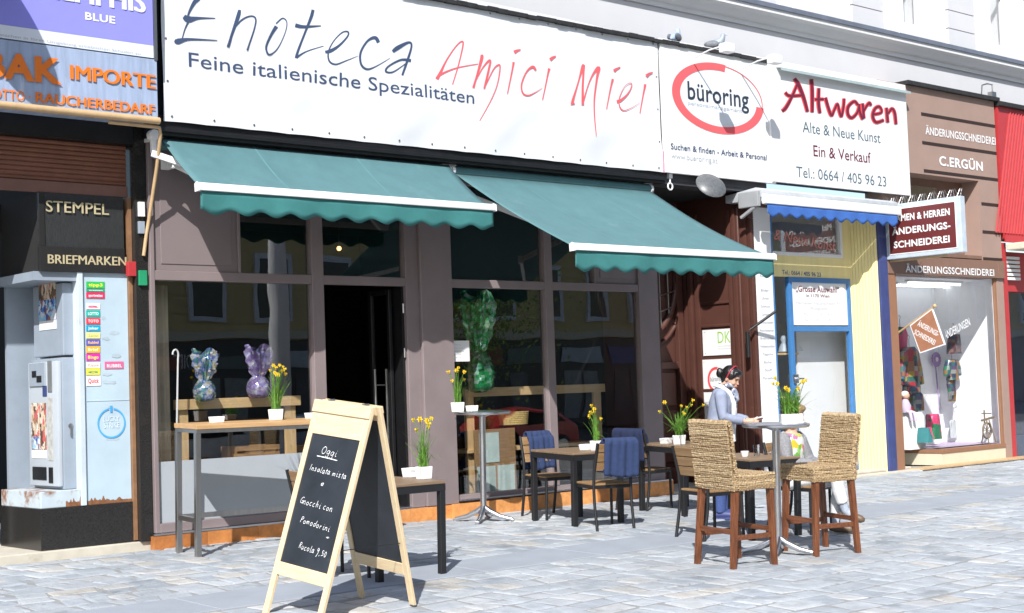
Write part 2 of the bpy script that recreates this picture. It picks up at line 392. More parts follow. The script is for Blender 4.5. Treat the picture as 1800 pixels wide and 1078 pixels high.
while x < 26:                                             # the run of smooth slabs
    w = rng.uniform(1.0, 1.5)
    vs = [yz(x + .008, -3.345, .009), yz(x + w - .004, -3.345, .009), yz(x + w - .004, -2.675, .009), yz(x + .008, -2.675, .009)]
    bb.verts(vs + [v - Vector((0, 0, .02)) for v in vs], [(0, 1, 2, 3), (4, 5, 1, 0), (5, 6, 2, 1), (6, 7, 3, 2), (7, 4, 0, 3)]); x += w
bb.build('paving_band', m_slate, kind='structure', bevel=.004, seg=1)

# ================================================================== upper building
bld = thing('apartment_building', 'pale apartment house wall with cornice and upper windows above the shop signs', 'building', (0, 0, 0))
ZB = 5.5
bays = []
for a, b in ((1387, 1436), (1570, 1620)): bays.append((W(a, 60, 0)[0], W(b, 60, 0)[0]))
per = bays[1][0] - bays[0][0]; ow = 1.02
wx = [bays[0][0] + per * i for i in range(-8, 6)]
wz0, wz1 = 6.62, 8.9
wl = MB()
wl.box(-14, 30, 0, .5, ZB, wz0)
xs = [-14] + [v for q in wx for v in (q, q + ow)] + [30]
for a, b in zip(xs[::2], xs[1::2]): wl.box(a, b, 0, .5, wz0, wz1)
wl.box(-14, 30, 0, .5, wz1, 13)
wl.build('wall', m_stucco, bld)
pr = [(0, 6.09), (-.05, 6.09), (-.05, 6.15), (-.10, 6.17), (-.14, 6.24), (-.21, 6.27), (-.21, 6.35), (0, 6.37)]
co = MB()
co.verts([(xx, y, z) for xx in (-14, 30) for y, z in pr], [tuple(range(8)), tuple(range(15, 7, -1))] + [(i, i + 8, (i + 1) % 8 + 8, (i + 1) % 8) for i in range(8)])
co.build('cornice', m_stucco, bld)
zf = MB(); zf.box(-14, 30, -.235, -.212, 6.33, 6.378); zf.box(-14, 30, -.235, -.001, 6.378, 6.392); zf.build('cornice_flashing', mat('dark flashing', (.13, .15, .19), .5), bld)
lw = MB(); lw.box(-14, 30, -.022, -.001, ZB, 6.085); lw.build('parapet_render', m_render, bld)
for q in wx:
    pw = MB()
    for k in range(9):
        z0 = 6.44 + k * .29
        pw.box(q + ow + .42, q + per - .30, -.05, -.001, z0, z0 + .275)
    pw.build('rusticated_pier', m_render, bld)
for q in wx:
    sw = MB()
    sw.box(q - .24, q - .001, -.09, -.001, 6.44, wz1 + .2); sw.box(q + ow + .001, q + ow + .24, -.09, -.001, 6.44, wz1 + .2)
    sw.box(q, q + ow, -.12, -.001, 6.44, wz0 - .001)
    sw.build('window_surround', m_stucco, bld)
for q in wx[3:]:
    f = MB()
    for a, b in ((0, .09), (.46, .56), (.93, 1.02)): f.box(q + a, q + b, .17, .23, wz0, wz1)
    for a, b in ((.09, .46), (.56, .93)):
        for z in (wz0, wz0 + .9, wz1 - .06): f.box(q + a, q + b, .175, .225, z, z + .06)
    fo = f.build('window', m_white, bld)
    g_ = MB(); g_.box(q + .09, q + .46, .198, .202, wz0 + .06, wz1 - .06); g_.box(q + .56, q + .93, .198, .202, wz0 + .06, wz1 - .06)
    g_.build('pane', m_glass, fo)
    cu = MB(); cu.box(q, q + ow, .45, .49, wz0, wz1); cu.build('light_tint', mat('grey blue curtain', (.22, .27, .33), .9), fo)  # grey blue stands in for sky mirrored in the upper panes

# ================================================================== fascia boxes behind the signs
fs = thing('shop_fascia', 'black timber fascia beam behind the long white banner and its neighbours', 'fascia', (0, 0, 0))
q = MB(); q.box(.02, 11.9, -.27, .0, 3.99, 5.42); q.build('backing', m_black, fs)
q = MB(); q.box(.02, 6.86, -.30, -.02, 3.80, 3.985); q.box(.02, 6.86, -.33, -.301, 3.83, 3.87); q.build('lower_beam', m_black, fs, bevel=.006)
q = MB(); q.box(6.865, 8.86, -.26, .03, 3.845, 3.985); q.box(6.865, 8.86, -.26, -.002, 3.80, 3.8445); q.build('entrance_beam', mat('grey painted beam', (.05, .05, .055), .5), fs, bevel=.006)
q = MB()
for i in range(60):                                       # rough felt roof over the fascia
    a = .02 + 8.9 * i / 60; b = .02 + 8.9 * (i + 1) / 60; zj = rng.uniform(-.005, .006)
    q.box(a, b - .004, -.37 - rng.uniform(0, .012), -.03, 5.52 + zj, 5.56 + zj + rng.uniform(0, .008))
q.build('felt_edge', m_flash, fs)

# ------------------------------------------------------------------ restaurant front
rest = thing('restaurant_shopfront', 'mauve brown restaurant front with big dark windows and glass door under green awnings', 'shopfront', (0, 0, 0))
fr = MB(); Y0, Y1 = -.045, .05
for a, b, z0, z1 in ((.055, .10, .15, 3.79), (1.84, 1.98, .15, 3.79), (3.02, 3.19, .15, 3.79), (5.03, 5.15, .24, 3.79), (6.58, 6.92, .15, 3.79)):
    fr.box(a, b, Y0, Y1, z0, z1)
for a, b in ((.10, 1.84), (1.98, 3.02), (3.62, 5.03), (5.15, 6.58)):
    fr.box(a, b, Y0 + .006, Y1, 2.485, 2.575); fr.box(a, b, Y0 + .006, Y1, 3.62, 3.79)
for a, b in ((.10, 1.84), (3.62, 6.58)): fr.box(a, b, Y0 - .004, Y1, .15, .236)
fr.box(1.0, 1.03, Y0 + .01, Y1, 2.575, 3.62); fr.box(5.84, 5.87, Y0 + .01, Y1, 2.575, 3.62)
fr.build('frame', m_mauve, rest, bevel=.004, seg=1)
pi = MB(); pi.box(3.19, 3.62, -.085, .05, .15, 3.79); pi.build('pilaster', m_mauve, rest, bevel=.006, seg=1)
for a, b in ((.10, 1.0), (5.87, 6.58)):
    pn = MB()
    pn.box(a, b, -.012, .03, 2.575, 3.62); pn.box(a + .08, b - .06, -.020, -.013, 2.64, 3.56)
    pn.build('solid_panel', m_mauve_d, rest, bevel=.003, seg=1)
for n_, a, b, z0, z1 in (('window_pane', .10, 1.84, .236, 2.485), ('window_pane', 3.62, 5.03, .236, 2.485), ('window_pane', 5.15, 6.58, .236, 2.485),
                       ('upper_pane', 1.03, 1.84, 2.575, 3.62), ('upper_pane', 1.98, 3.02, 2.575, 3.62), ('upper_pane', 3.62, 5.03, 2.575, 3.62), ('upper_pane', 5.15, 5.84, 2.575, 3.62)):
    g_ = MB(); g_.box(a + .001, b - .001, .010, .016, z0 + .001, z1 - .001); g_.build(n_, m_glass, rest)
fb = MB(); fb.box(.101, 1.838, -.004, .0085, .237, .80); fb.build('frosted_band', m_frost, rest)
d = MB(); DX = 2.93; ya, yb = .12, .50                    # the glass door stands open into the room
for y0, y1, z0, z1 in ((ya, ya + .05, .17, 2.46), (yb - .06, yb, .17, 2.46), (ya + .05, yb - .06, .17, .23), (ya + .05, yb - .06, 2.41, 2.46)): d.box(DX - .02, DX + .02, y0, y1, z0, z1)
dr = d.build('door', m_black, rest, bevel=.003, seg=1)
g_ = MB(); g_.box(DX - .004, DX + .004, ya + .05, yb - .06, .23, 2.41); g_.build('pane', m_glass, dr)
for xx in (DX - .075, DX + .075):
    h = MB(); yh = yb - .17; h.cyl((xx, yh, .72), (xx, yh, 1.62), .014); h.cyl((xx, yh, .90), (DX, yh, .90), .009); h.cyl((xx, yh, 1.45), (DX, yh, 1.45), .009); h.build('handle', m_steel, dr, smooth=40)
dj = MB(); dj.box(2.985, 3.015, .0, .16, .15, 2.48); dj.build('door_jamb', m_black, rest)
hg = MB()
for z in (.40, 1.78, 2.25): hg.cyl((3.0, -.015, z - .05), (3.0, -.015, z + .05), .013)
hg.build('hinge', m_alu, rest, smooth=40)
th = MB(); th.box(1.98, 3.02, -.04, .3, .13, .165); th.build('threshold', m_alu, rest)
pl = MB(); tn = []
bx = .02
while bx < 6.98:
    w = rng.choice((.18, .32, .55, .8)); e = min(bx + w, 6.98)
    pl.box(bx, e - .003, -.075 if bx < 3 else -.12, .0, -.03, .125 + .05 * min(1, max(0, (bx - .5) / 6))); tn += [rng.random()] * 6; bx = e
po = pl.build('plinth', m_orangewood, rest)
a_ = po.data.attributes.new('tone', 'FLOAT', 'FACE'); a_.data.foreach_set('value', tn)
sl = MB(); sl.box(.02, 3.19, -.072, -.05, .131, .149); sl.box(3.62, 6.97, -.118, -.05, .176, .19); sl.build('sill', m_alu, rest)
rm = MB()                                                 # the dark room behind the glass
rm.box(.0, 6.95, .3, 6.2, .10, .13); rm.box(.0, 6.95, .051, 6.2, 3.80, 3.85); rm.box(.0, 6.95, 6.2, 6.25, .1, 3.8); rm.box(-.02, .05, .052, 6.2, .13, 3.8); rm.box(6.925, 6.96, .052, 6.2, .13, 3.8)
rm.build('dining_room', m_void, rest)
# ------------------------------------------------------------------ things inside the restaurant windows
def bench(px0, px1, py, Yb, label):
    x0, z = W(px0, py, Yb); x1, _ = W(px1, py, Yb)
    t = thing('wooden_bench', label, 'bench', (x0, Yb, .13), group='benches inside the windows')
    b = MB(); b.box(0, x1 - x0, -.02, .02, z - .13 - .10, z - .13); b.build('backrest', m_oak, t, bevel=.005)
    b = MB(); b.box(0, x1 - x0, -.04, .40, .52, .56); b.build('seat', m_oak, t, bevel=.005)
    for xx in (.04, x1 - x0 - .16): b = MB(); b.box(xx, xx + .12, .021, .06, 0, z - .14); b.build('leg', m_oakv, t, bevel=.004)
bench(306, 527, 703, .34, 'pale wooden bench back behind the frosted left window'); bench(815, 1062, 683, .45, 'pale wooden bench back with irregular top behind the right windows')
m_foil = {}
def egg(px, pyb, pyt, Ye, cols, label, rw):
    x, zb = W(px, pyb, Ye); _, zt = W(px, pyt, Ye); H = zt - zb
    k = 'foil ' + label[:12]
    mt = attr_mat(k, 'tone', [(i / (len(cols) - 1), c) for i, c in enumerate(cols)], .12, .25, 14, .6, 16); mt.node_tree.nodes['Principled BSDF'].inputs['Metallic'].default_value = .55
    t = thing('wrapped_easter_egg', label, 'easter egg', (x, Ye, zb), group='foil wrapped eggs in the windows')
    r_ = random.Random(len(label))
    b = MB(); prof = [(.05, 0), (rw * .8, H * .04), (rw, H * .15), (rw * .96, H * .27), (rw * .68, H * .38), (rw * .45, H * .43)]
    P_ = [(a, c, 0) for a, c in prof]; b.lathe([(q_[0], q_[1]) for q_ in smooth_path(P_, 4)], 36)
    for v in b.bm.verts: v.co += Vector((r_.uniform(-1, 1), r_.uniform(-1, 1), r_.uniform(-.5, .5))) * rw * .05
    fcs = len(b.bm.faces); e = b.build('egg', mt, t, smooth=70)
    c = MB(); n = 60; rows = 16
    def cf(u, v):                                         # the gathered cellophane fan above the tie
        a = u * math.tau; rr = rw * (.40 + 1.05 * v ** .8 * (1 - .55 * v * v)); wob = 1 + .30 * math.sin(a * 5 + v * 7) * v + .18 * math.sin(a * 11 + 2 + v * 3) + .09 * math.sin(a * 19 - v * 9) + .06 * math.sin(a * 31 + v * 14)
        wob += .06 * math.sin(a * 43 + v * 37); return Vector((rr * wob * math.cos(a) + .10 * rw * v, rr * .7 * wob * math.sin(a), H * (.42 + .58 * v * (1 - .12 * math.cos(a * 3 + 1))) ))
    c.grid(cf, n, rows); c_ = c.build('wrapping', mt, t, fixn=False, smooth=45)
    for ob in (e, c_):
        at2 = ob.data.attributes.new('tone', 'FLOAT', 'FACE'); at2.data.foreach_set('value', [max(0, min(1, .5 + .42 * math.sin(q_.center.x * 38 + 2 * math.sin(q_.center.z * 22)) * math.cos(q_.center.z * 31 + q_.center.y * 27) + r_.uniform(-.16, .16))) for q_ in ob.data.polygons])
egg(360, 706, 618, .22, [(.55, .60, .62), (.08, .30, .20), (.10, .14, .42), (.75, .78, .80), (.45, .40, .12)], 'silver and green foil wrapped easter egg in the left window', .11)
egg(455, 700, 611, .22, [(.60, .62, .66), (.25, .16, .42), (.40, .34, .58), (.75, .76, .80)], 'purple and silver foil wrapped easter egg in the left window', .12)
egg(843, 690, 522, .30, [(.0, .10, .03), (.01, .24, .07), (.02, .34, .10), (.35, .50, .42), (.0, .16, .05)], 'tall bright green foil wrapped easter egg in the right window', .18)
nx, nz_ = W(790, 636, .0); nx1, nz1 = W(824, 599, .0)
b = MB(); b.box(nx, nx1, -.006, .007, nz_, nz1); tag(b.build('paper_notice', m_white), 'small white paper notice stuck inside glass near the green egg', 'notice')
b = MB()
for i in range(5): put_text(b, ('Reservierung', 'heute', 'geschlossene', 'Gesellschaft', 'ab 18 Uhr')[i], (nx + .02, -.0075, nz1 - .05 - i * .035), (1, 0, 0), (0, 0, 1), (nx1 - nx) * (.5 + .08 * (i % 3)), .012)
b.build('lettering', m_greytext, bpy.data.objects['paper_notice'])
lx0, lz0 = W(838, 868, .32); lx1, lz1 = W(905, 752, .32)
t = thing('leaning_panel', 'brown wooden board with three pale green fields leaning inside the right window', 'panel', (lx0, .32, .13))
b = MB(); wB, hB = lx1 - lx0, lz1 - .13; b.box(0, wB, 0, .025, 0, hB); b.build('board', m_teak, t, bevel=.004)
b = MB(); b.box(.06, wB * .58, -.006, -.001, hB * .52, hB * .95); b.build('pale_field', mat('pale green paper', (.42, .52, .49), .6), t)
for a, c in ((.03, .47), (.53, .95)):
    b = MB(); b.box(wB * a, wB * c, -.006, -.001, hB * .04, hB * .47); b.build('pale_field', MATS['pale green paper'], t)
hx, hz_ = W(890, 728, .5); hx1, _ = W(938, 728, .5)
t = thing('wicker_basket', 'straw basket behind glass below the right bench back', 'basket', (hx, .5, hz_ - .12))
b = MB()
for i in range(7): b.tube([((hx1 - hx) * .5 * (1 + math.cos(a) * (.85 + .02 * i)), .12 + .12 * math.sin(a), i * .022) for a in [j * math.tau / 24 for j in range(24)]], .013, 6, closed=True)
b.build('body', mat('straw', (.45, .32, .12), .8, var=.3, scale=60), t, smooth=60)
b = MB(); b.grid(lambda u, v: Vector((.12 + .27 * u, .26 + .015 * math.sin(u * 22), .16 + 2.3 * v)), 30, 4); tag(b.build('light_tint', mat('beige curtain', (.42, .37, .28), .9), solid=.004, smooth=70, fixn=False), 'sunlight painted as a narrow beige curtain at the left edge of the left window', 'light_tint')  # pale colour stands in for sunlight on the room's inner side wall
cx_, cz_ = W(308, 640, .12)
b = MB(); b.tube([(cx_ - .02, .12, .6), (cx_ + .03, .12, cz_ + .05)] + [(cx_ + .005 + .03 * math.cos(a), .12, cz_ + .09 + .045 * math.sin(a)) for a in [R(-10 + i * 24) for i in range(9)]], .009, 8)
tag(b.build('walking_cane', m_white, smooth=60), 'white hooked cane standing inside the left window', 'cane')
lx, lz = W(590, 690, 1.2)
t = thing('wooden_crate', 'slatted brown crate low behind the left window', 'crate', (1.25, .5, .69))
b = MB()
for z in (0, .07, .14): b.box(0, .5, 0, .012, z, z + .05); b.box(0, .5, .3, .312, z, z + .05)
for xx in (.0, .485): b.box(xx, xx + .015, .013, .299, 0, .19)
b.box(.016, .484, .013, .299, 0, .012); b.build('slats', m_teak, t)
b = MB(); b.box(-.35, .52, -.03, .34, -.56, -.005); b.build('stand', m_void, t)
for px, py in ((418, 434), (596, 437)):
    x, z = W(px, py, 2.2)
    t = thing('pendant_lamp', 'small glowing ceiling lamp deep inside the restaurant behind glass', 'lamp', (x, 2.2, z), group='pendant lamps inside the restaurant')
    b = MB(); b.ball((0, 0, 0), .028, 8); mm = bpy.data.materials.get('lamp glow')
    if not mm:
        mm = bpy.data.materials.new('lamp glow'); mm.use_nodes = True; pb = mm.node_tree.nodes['Principled BSDF']; pb.inputs['Emission Color'].default_value = (1, .55, .18, 1); pb.inputs['Emission Strength'].default_value = 3
    b.build('bulb', mm, t, smooth=60); b = MB(); b.cyl((0, 0, .024), (0, 0, 3.8 - z), .006, 6); b.build('cord', m_black, t)

# ================================================================== green awnings
def awning(x0, x1, yo, zo, label, ysag=.03, zr=3.72, nsc=11, z0=.06, m1=m_canvas, m2=m_canvas2):
    yr = -.24
    t = thing('green_awning', label, 'awning', ((x0 + x1) / 2, 0, zr)); h = (x1 - x0) / 2
    b = MB(); b.cyl((-h, yr + .05, .015), (h, yr + .05, .015), .055, 18); b.build('roller', m1, t, smooth=50)
    b = MB()
    for s in (-1, 1): b.cyl((s * h, yr + .05, .015), (s * (h + .035), yr + .05, .015), .062, 16); b.box(s * h - .05, s * h + .05, -.20, -.0, .05, .12)
    b.build('roller_bracket', m_whitealu, t, bevel=.004, smooth=50)
    dz = zo - zr
    def fn(u, v):
        x = -h + 2 * h * u
        return Vector((x, yr + (yo - yr) * v, z0 + (dz - z0) * v - ysag * math.sin(math.pi * v) * (1 - .25 * math.cos(u * 9)) + .004 * math.sin(u * 31) * v * (1 - v) * 4))
    b = MB(); b.grid(fn, 40, 14); b.build('canopy', m1, t, smooth=60, solid=.003, fixn=False)
    for u in (.29, .64):
        sm = MB()
        for k in range(14):
            a, c = fn(u - .0025, k / 14) + Vector((0, 0, .003)), fn(u + .0025, k / 14) + Vector((0, 0, .003)); d, e = fn(u + .0025, (k + 1) / 14) + Vector((0, 0, .003)), fn(u - .0025, (k + 1) / 14) + Vector((0, 0, .003))
            sm.verts([a, c, d, e], [(0, 1, 2, 3)])
        sm.build('seam', mat('awning seam', (.095, .225, .24), .8), t, fixn=False)
    b = MB(); b.prism([(yo - .045, dz - .035), (yo + .03, dz - .04), (yo + .035, dz + .025), (yo + .0, dz + .04), (yo - .04, dz + .02)], -h - .02, h + .02, lambda v: Vector((v.y, v.x, v.z)))
    b.build('front_bar', m_whitealu, t, bevel=.008, smooth=40)
    b = MB()
    for s in (-1, 1): b.prism([(yo - .05, dz - .04), (yo + .035, dz - .045), (yo + .04, dz + .03), (yo + .0, dz + .046), (yo - .046, dz + .026)], s * (h + .021), s * (h + .028), lambda v: Vector((v.y, v.x, v.z)))
    b.build('end_cap', m_whitealu, t)
    def vf(u, v):
        x = -h + 2 * h * u
        low = .170 + .046 * (.5 - .5 * math.cos(2 * math.pi * u * nsc))
        return Vector((x, yo - .02 + .010 * math.sin(u * 40) * v + .012 * math.sin(u * 17 + 1) * v, dz - .03 - low * v))
    b = MB(); b.grid(vf, nsc * 10, 4); b.build('valance', m2, t, smooth=60, solid=.0025, fixn=False)
    for s in (-1, 1):
        ad = min(0, z0 - .06) * .8; A = Vector((s * (h - .10), yr + .03, -.15 + ad)); Cc = Vector((s * (h - .10), yo + .06, dz - .03)); B_ = Vector((s * (h - .10 - .42 * abs(yo)), (A.y + Cc.y) / 2, (A.z + Cc.z) / 2 - .06 - ysag + ad * .5))
        b = MB(); b.bar(A, B_, .04, .06); b.bar(B_, Cc, .035, .05); b.cyl(B_ + Vector((0, 0, -.045)), B_ + Vector((0, 0, .045)), .035); b.box(A.x - .04, A.x + .04, A.y - .03, A.y + .10, A.z - .06, A.z + .06)
        b.build('folding_arm', m_whitealu, t, bevel=.003, seg=1)
    return t
ax0 = W(283, 250, -.24)[0]; ax1 = W(789, 296, -.24)[0]
awning(ax0, ax1, -.92, 3.245, 'half extended green awning over the glass door and chalkboard side')
bx0 = W(801, 308, -.24)[0]; bx1 = W(1145, 330, -.24)[0]
awning(bx0, bx1, -2.03, 2.735, 'far extended green awning over the small cafe tables and the waitress', .05, z0=-.03)
t = bpy.data.objects['green_awning']
b = MB(); xx = ax0 - t.location.x                         # the bare bracket and arm that stick out beside the pipe
b.bar((xx - .11, -.30, .07), (xx - .11, -.30, -.10), .05, .04); b.bar((xx - .13, -.30, -.10), (xx + .20, -.46, -.225), .05, .06); b.cyl((xx - .11, -.34, .07), (xx - .11, -.26, .07), .05)
b.build('side_arm', m_whitealu, t, bevel=.008)

# ================================================================== the long white banner
SB = -.335
bt = thing('banner', 'long white cloth banner with handwritten wine shop name above the green awnings', 'banner', (0, 0, 0))
bL, bR = W(289, 215, SB)[0], W(1166, 306, SB)[0]; bz0 = 3.925
def bnf(u, v):
    x = bL + (bR - bL) * u; ztop = 5.62 - .075 * max(0, (x - 3.9) / 3) ** 2
    z = bz0 + (ztop - bz0) * v
    bow = .026 * math.sin(math.pi * v) * math.sin(math.pi * min(1, u * 1.02)) + .013 * math.exp(-((v - .16 - .06 * math.sin(u * 11)) / .10) ** 2) * (math.sin(u * 34) + .5 * math.sin(u * 61 + 2)) + .010 * math.sin(u * 13 + v * 9) * (1 - v) + .004 * math.sin(u * 27 - v * 14)
    scal = .005 * abs(math.sin(u * math.pi * 15)) * (1 - v) ** 6
    return Vector((x, SB + .0 + .012 - bow, z + scal))
def bsurf(x, z):
    u = (x - bL) / (bR - bL); ztop = 5.62 - .075 * max(0, (x - 3.9) / 3) ** 2; v = (z - bz0) / (ztop - bz0)
    return bnf(u, max(0, min(1, v))).y
b = MB(); b.grid(bnf, 140, 40); b.build('cloth', m_banner, bt, smooth=80, fixn=False)
def zoomf(u0, v0, sc, Y, off=.004):
    def f(u, v, lift):
        x, z = W(u0 + u / sc, v0 + v / sc, SB); return Vector((x, bsurf(x, z) - off - lift, z))
    return f
E1 = [[(390, -75, 4), (330, -60, 8), (262, -52, 16), (235, -48, 20)], [(238, -45, 18), (232, -10, 26), (212, 14, 20), (188, 60, 12), (178, 92, 8)],
      [(160, 84, 22), (185, 100, 34), (235, 94, 14), (320, 95, 4)], [(186, 105, 12), (165, 150, 7), (150, 200, 5)], [(112, 208, 14), (128, 214, 30), (175, 204, 15), (240, 205, 9), (330, 210, 4)],
      [(445, 52, 14), (437, 85, 20), (405, 180, 14), (386, 245, 15)], [(410, 155, 7), (455, 105, 9), (500, 85, 8), (526, 98, 9), (520, 150, 8), (485, 262, 9)],
      [(634, 138, 20), (606, 185, 14), (583, 245, 11), (598, 284, 9), (640, 255, 6), (678, 175, 4), (688, 118, 5), (666, 96, 6), (632, 124, 7)],
      [(825, 52, 16), (815, 90, 16), (785, 165, 11), (748, 260, 12), (736, 302, 14)], [(738, 300, 12), (790, 268, 6), (878, 240, 3)], [(732, 132, 20), (775, 140, 16), (866, 135, 5)],
      [(885, 272, 14), (915, 265, 17), (960, 236, 11), (1003, 190, 8), (1006, 166, 8), (975, 170, 6), (930, 215, 5), (902, 270, 7), (905, 318, 9), (938, 336, 8), (990, 318, 5), (1055, 292, 2)],
      [(1162, 222, 18), (1145, 197, 18), (1105, 215, 11), (1068, 275, 11), (1070, 335, 11), (1102, 361, 10), (1150, 345, 5), (1222, 303, 2)],
      [(1236, 270, 16), (1262, 250, 22), (1318, 222, 12), (1334, 240, 10), (1315, 310, 12), (1286, 392, 11)], [(1332, 316, 16), (1280, 312, 11), (1215, 345, 9), (1200, 372, 10), (1235, 376, 8), (1285, 345, 5), (1322, 316, 5)]]
b = MB(); f = zoomf(270, 0, 2.951, SB)
for i, s in enumerate(E1): stroke(b, s, f, i * .0004)
ftext(b, 'Feine italienische Spezialitäten', (334.4, 116.2), 91.0, 833, SB - .02, 0.0)
for v in b.bm.verts:
    if v.co.y < -.34: v.co.y = bsurf(v.co.x, v.co.z) - .004
b.build('lettering', m_navytext, bt, fixn=False)
A1 = [[(108, 408, 26), (135, 360, 20), (180, 270, 11), (240, 180, 9), (284, 138, 10), (298, 158, 11), (265, 300, 9), (220, 446, 7)], [(104, 398, 14), (160, 362, 14), (260, 325, 9), (402, 299, 6)],
      [(428, 232, 18), (428, 260, 24), (395, 380, 14), (371, 470, 17)], [(384, 425, 6), (430, 335, 9), (474, 280, 15), (490, 280, 14), (478, 340, 15), (450, 476, 13)],
      [(455, 462, 6), (510, 342, 9), (548, 306, 11), (559, 330, 10), (542, 450, 7), (500, 560, 7), (418, 706, 5)], [(657, 286, 18), (650, 330, 12), (618, 512, 7)], [(662, 215, 26), (685, 203, 18), (710, 196, 8)],
      [(820, 345, 14), (797, 319, 19), (752, 355, 11), (718, 440, 11), (726, 505, 11), (765, 525, 10), (820, 500, 6), (866, 470, 3)], [(918, 330, 20), (905, 380, 12), (866, 556, 7)], [(925, 267, 24), (945, 252, 18), (968, 241, 8)],
      [(1084, 590, 32), (1085, 555, 18), (1128, 420, 11), (1165, 310, 24), (1166, 350, 16), (1156, 470, 16), (1157, 592, 20)], [(1156, 585, 10), (1195, 455, 9), (1235, 370, 14), (1276, 325, 26), (1262, 400, 16), (1242, 550, 11), (1245, 690, 9), (1256, 815, 6)],
      [(1378, 405, 18), (1365, 460, 11), (1332, 622, 7)], [(1386, 347, 24), (1405, 333, 16), (1432, 320, 8)],
      [(1408, 566, 20), (1440, 556, 18), (1490, 510, 10), (1518, 455, 7), (1506, 434, 6), (1465, 460, 4), (1428, 540, 7), (1428, 600, 9), (1455, 631, 8), (1510, 615, 5), (1575, 577, 3)],
      [(1616, 442, 18), (1605, 500, 11), (1574, 652, 7)], [(1622, 384, 24), (1640, 368, 16), (1668, 357, 8)]]
b = MB(); f = zoomf(740, 40, 4.091, SB)
for i, s in enumerate(A1): stroke(b, s, f, i * .0004)
b.build('red_lettering', mat('coral print', (.80, .11, .12), .5, var=.02), bt, fixn=False)
b = MB()
for i in range(16):
    x = bL + .08 + (bR - bL - .16) * i / 15
    for z in (bz0 + .05,) + ((5.50,) if x > 4 else ()):
        b.cyl((x, bsurf(x, z) - .006, z), (x, bsurf(x, z) + .002, z), .011, 8)
for z in (4.3, 4.7, 5.1):
    for x in (bR - .04, bL + .04): b.cyl((x, bsurf(x, z) - .006, z), (x, bsurf(x, z) + .002, z), .011, 8)
b.build('eyelet', m_steel, bt)
b = MB(); b.box(bR + .012, bR + .03, SB - .004, SB + .004, bz0 + .0, bz0 + .26); b.build('pink_edge', mat('pink tape', (.80, .22, .38), .5), bt)

# ------------------------------------------------------------------ ring logo panel and antiques panel
SP = -.345
def panel(name, label, c0, c1, Y=SP, zc=None, m_=m_white, cat='sign'):
    x0, z0 = W(*c0, Y); x1, z1 = W(*c1, Y)
    t = thing(name, label, cat, (0, 0, 0)); b = MB(); b.box(x0, x1, Y, Y + .035, z0, z1); b.build('board', m_, t, bevel=.003, seg=1); return t
t = panel('staffing_sign', 'white sign panel with open red ring and dark lettering between banner and antiques sign', (1169.5, 303), (1354.8, 104))
def ring(mb, px, py, r0, r1, a0, a1, Y, n=60, q=0.):
    P = []
    for i in range(n + 1):
        a = R(a0 + (a1 - a0) * i / n); w = q if isinstance(q, float) else q(i / n)
        P.append((mb.bm.verts.new((px + r0[0] * math.cos(a), Y, py + r0[1] * math.sin(a))), mb.bm.verts.new((px + r1[0] * math.cos(a), Y, py + r1[1] * math.sin(a)))))
    for (a, b_), (c, d) in zip(P, P[1:]): mb.bm.faces.new((a, b_, d, c))
eL, eR = W(1180.8, 165, SP)[0], W(1342, 185, SP)[0]; eT, eB = W(1255, 110.5, SP)[1], W(1270, 236, SP)[1]
ex, ez, ra, rb = (eL + eR) / 2, (eT + eB) / 2, (eR - eL) / 2, (eT - eB) / 2
b = MB(); b.verts([(ex + ra * .80 * math.cos(R(a)), SP - .003, ez + rb * .74 * math.sin(R(a))) for a in range(0, 360, 6)], [tuple(range(60))]); b.build('pale_oval', mat('pale print', (.70, .73, .77), .4, var=.03), t, fixn=False)
b = MB(); ring(b, ex, ez, (ra, rb), (ra * .83, rb * .80), 80, 355, SP - .005); ring(b, ex, ez, (ra * .975, rb * .97), (ra * .955, rb * .945), -5, 80, SP - .0052)
b.build('red_ring', mat('coral print', (1, 0, 0)), t, fixn=False)
b = MB(); ftext(b, 'büroring', (1209.4, 174.2), 142.4, 1316, SP - .007, .012); b.build('lettering', m_darktext, t, fixn=False)
b = MB(); ftext(b, 'personalmanagement', (1209.4, 184.0), 177.5, 1304, SP - .007); ftext(b, 'www.bueroring.at', (1180.3, 278), 268.5, 1261, SP - .005); b.build('grey_lettering', m_greytext, t, fixn=False)
b = MB(); ftext(b, 'Suchen & finden - Arbeit & Personal', (1179.5, 262.2), 251.7, 1347.5, SP - .005, .012); b.build('slogan', m_navytext, t, fixn=False)

t = panel('antiques_sign', 'white panel reading antiques dealing in dark red brush letters above blue valance', (1359.5, 319), (1591.5, 150), -.375)
SA = -.378
AW = [[(232, 200, 14), (262, 245, 22), (300, 340, 20), (328, 442, 16)], [(255, 235, 12), (215, 330, 14), (170, 412, 18), (142, 437, 14)], [(165, 300, 14), (195, 325, 14), (285, 322, 12)],
      [(356, 205, 16), (362, 300, 20), (362, 446, 16)], [(410, 270, 16), (408, 380, 18), (418, 452, 16)], [(380, 352, 12), (446, 350, 12)],
      [(458, 338, 16), (478, 410, 16), (502, 468, 14), (522, 430, 12), (545, 385, 12), (560, 440, 14), (575, 474, 13), (590, 400, 14), (594, 345, 14)],
      [(694, 392, 13), (668, 366, 13), (624, 405, 16), (622, 460, 16), (650, 486, 14), (688, 450, 12), (704, 395, 12)], [(704, 385, 12), (708, 440, 14), (730, 498, 14)],
      [(728, 380, 14), (738, 490, 16)], [(736, 440, 10), (756, 402, 12), (778, 378, 14), (790, 398, 12)], [(806, 462, 11), (866, 446, 11), (852, 405, 12), (820, 418, 14), (802, 470, 15), (826, 518, 14), (884, 502, 12)],
      [(902, 412, 14), (912, 520, 16)], [(914, 455, 11), (942, 420, 13), (962, 450, 15), (972, 532, 14)]]
def fA(u, v, l):
    x, z = W(1340 + u / 4.146, 90 + v / 4.146, SA); return Vector((x, SA - l, z))
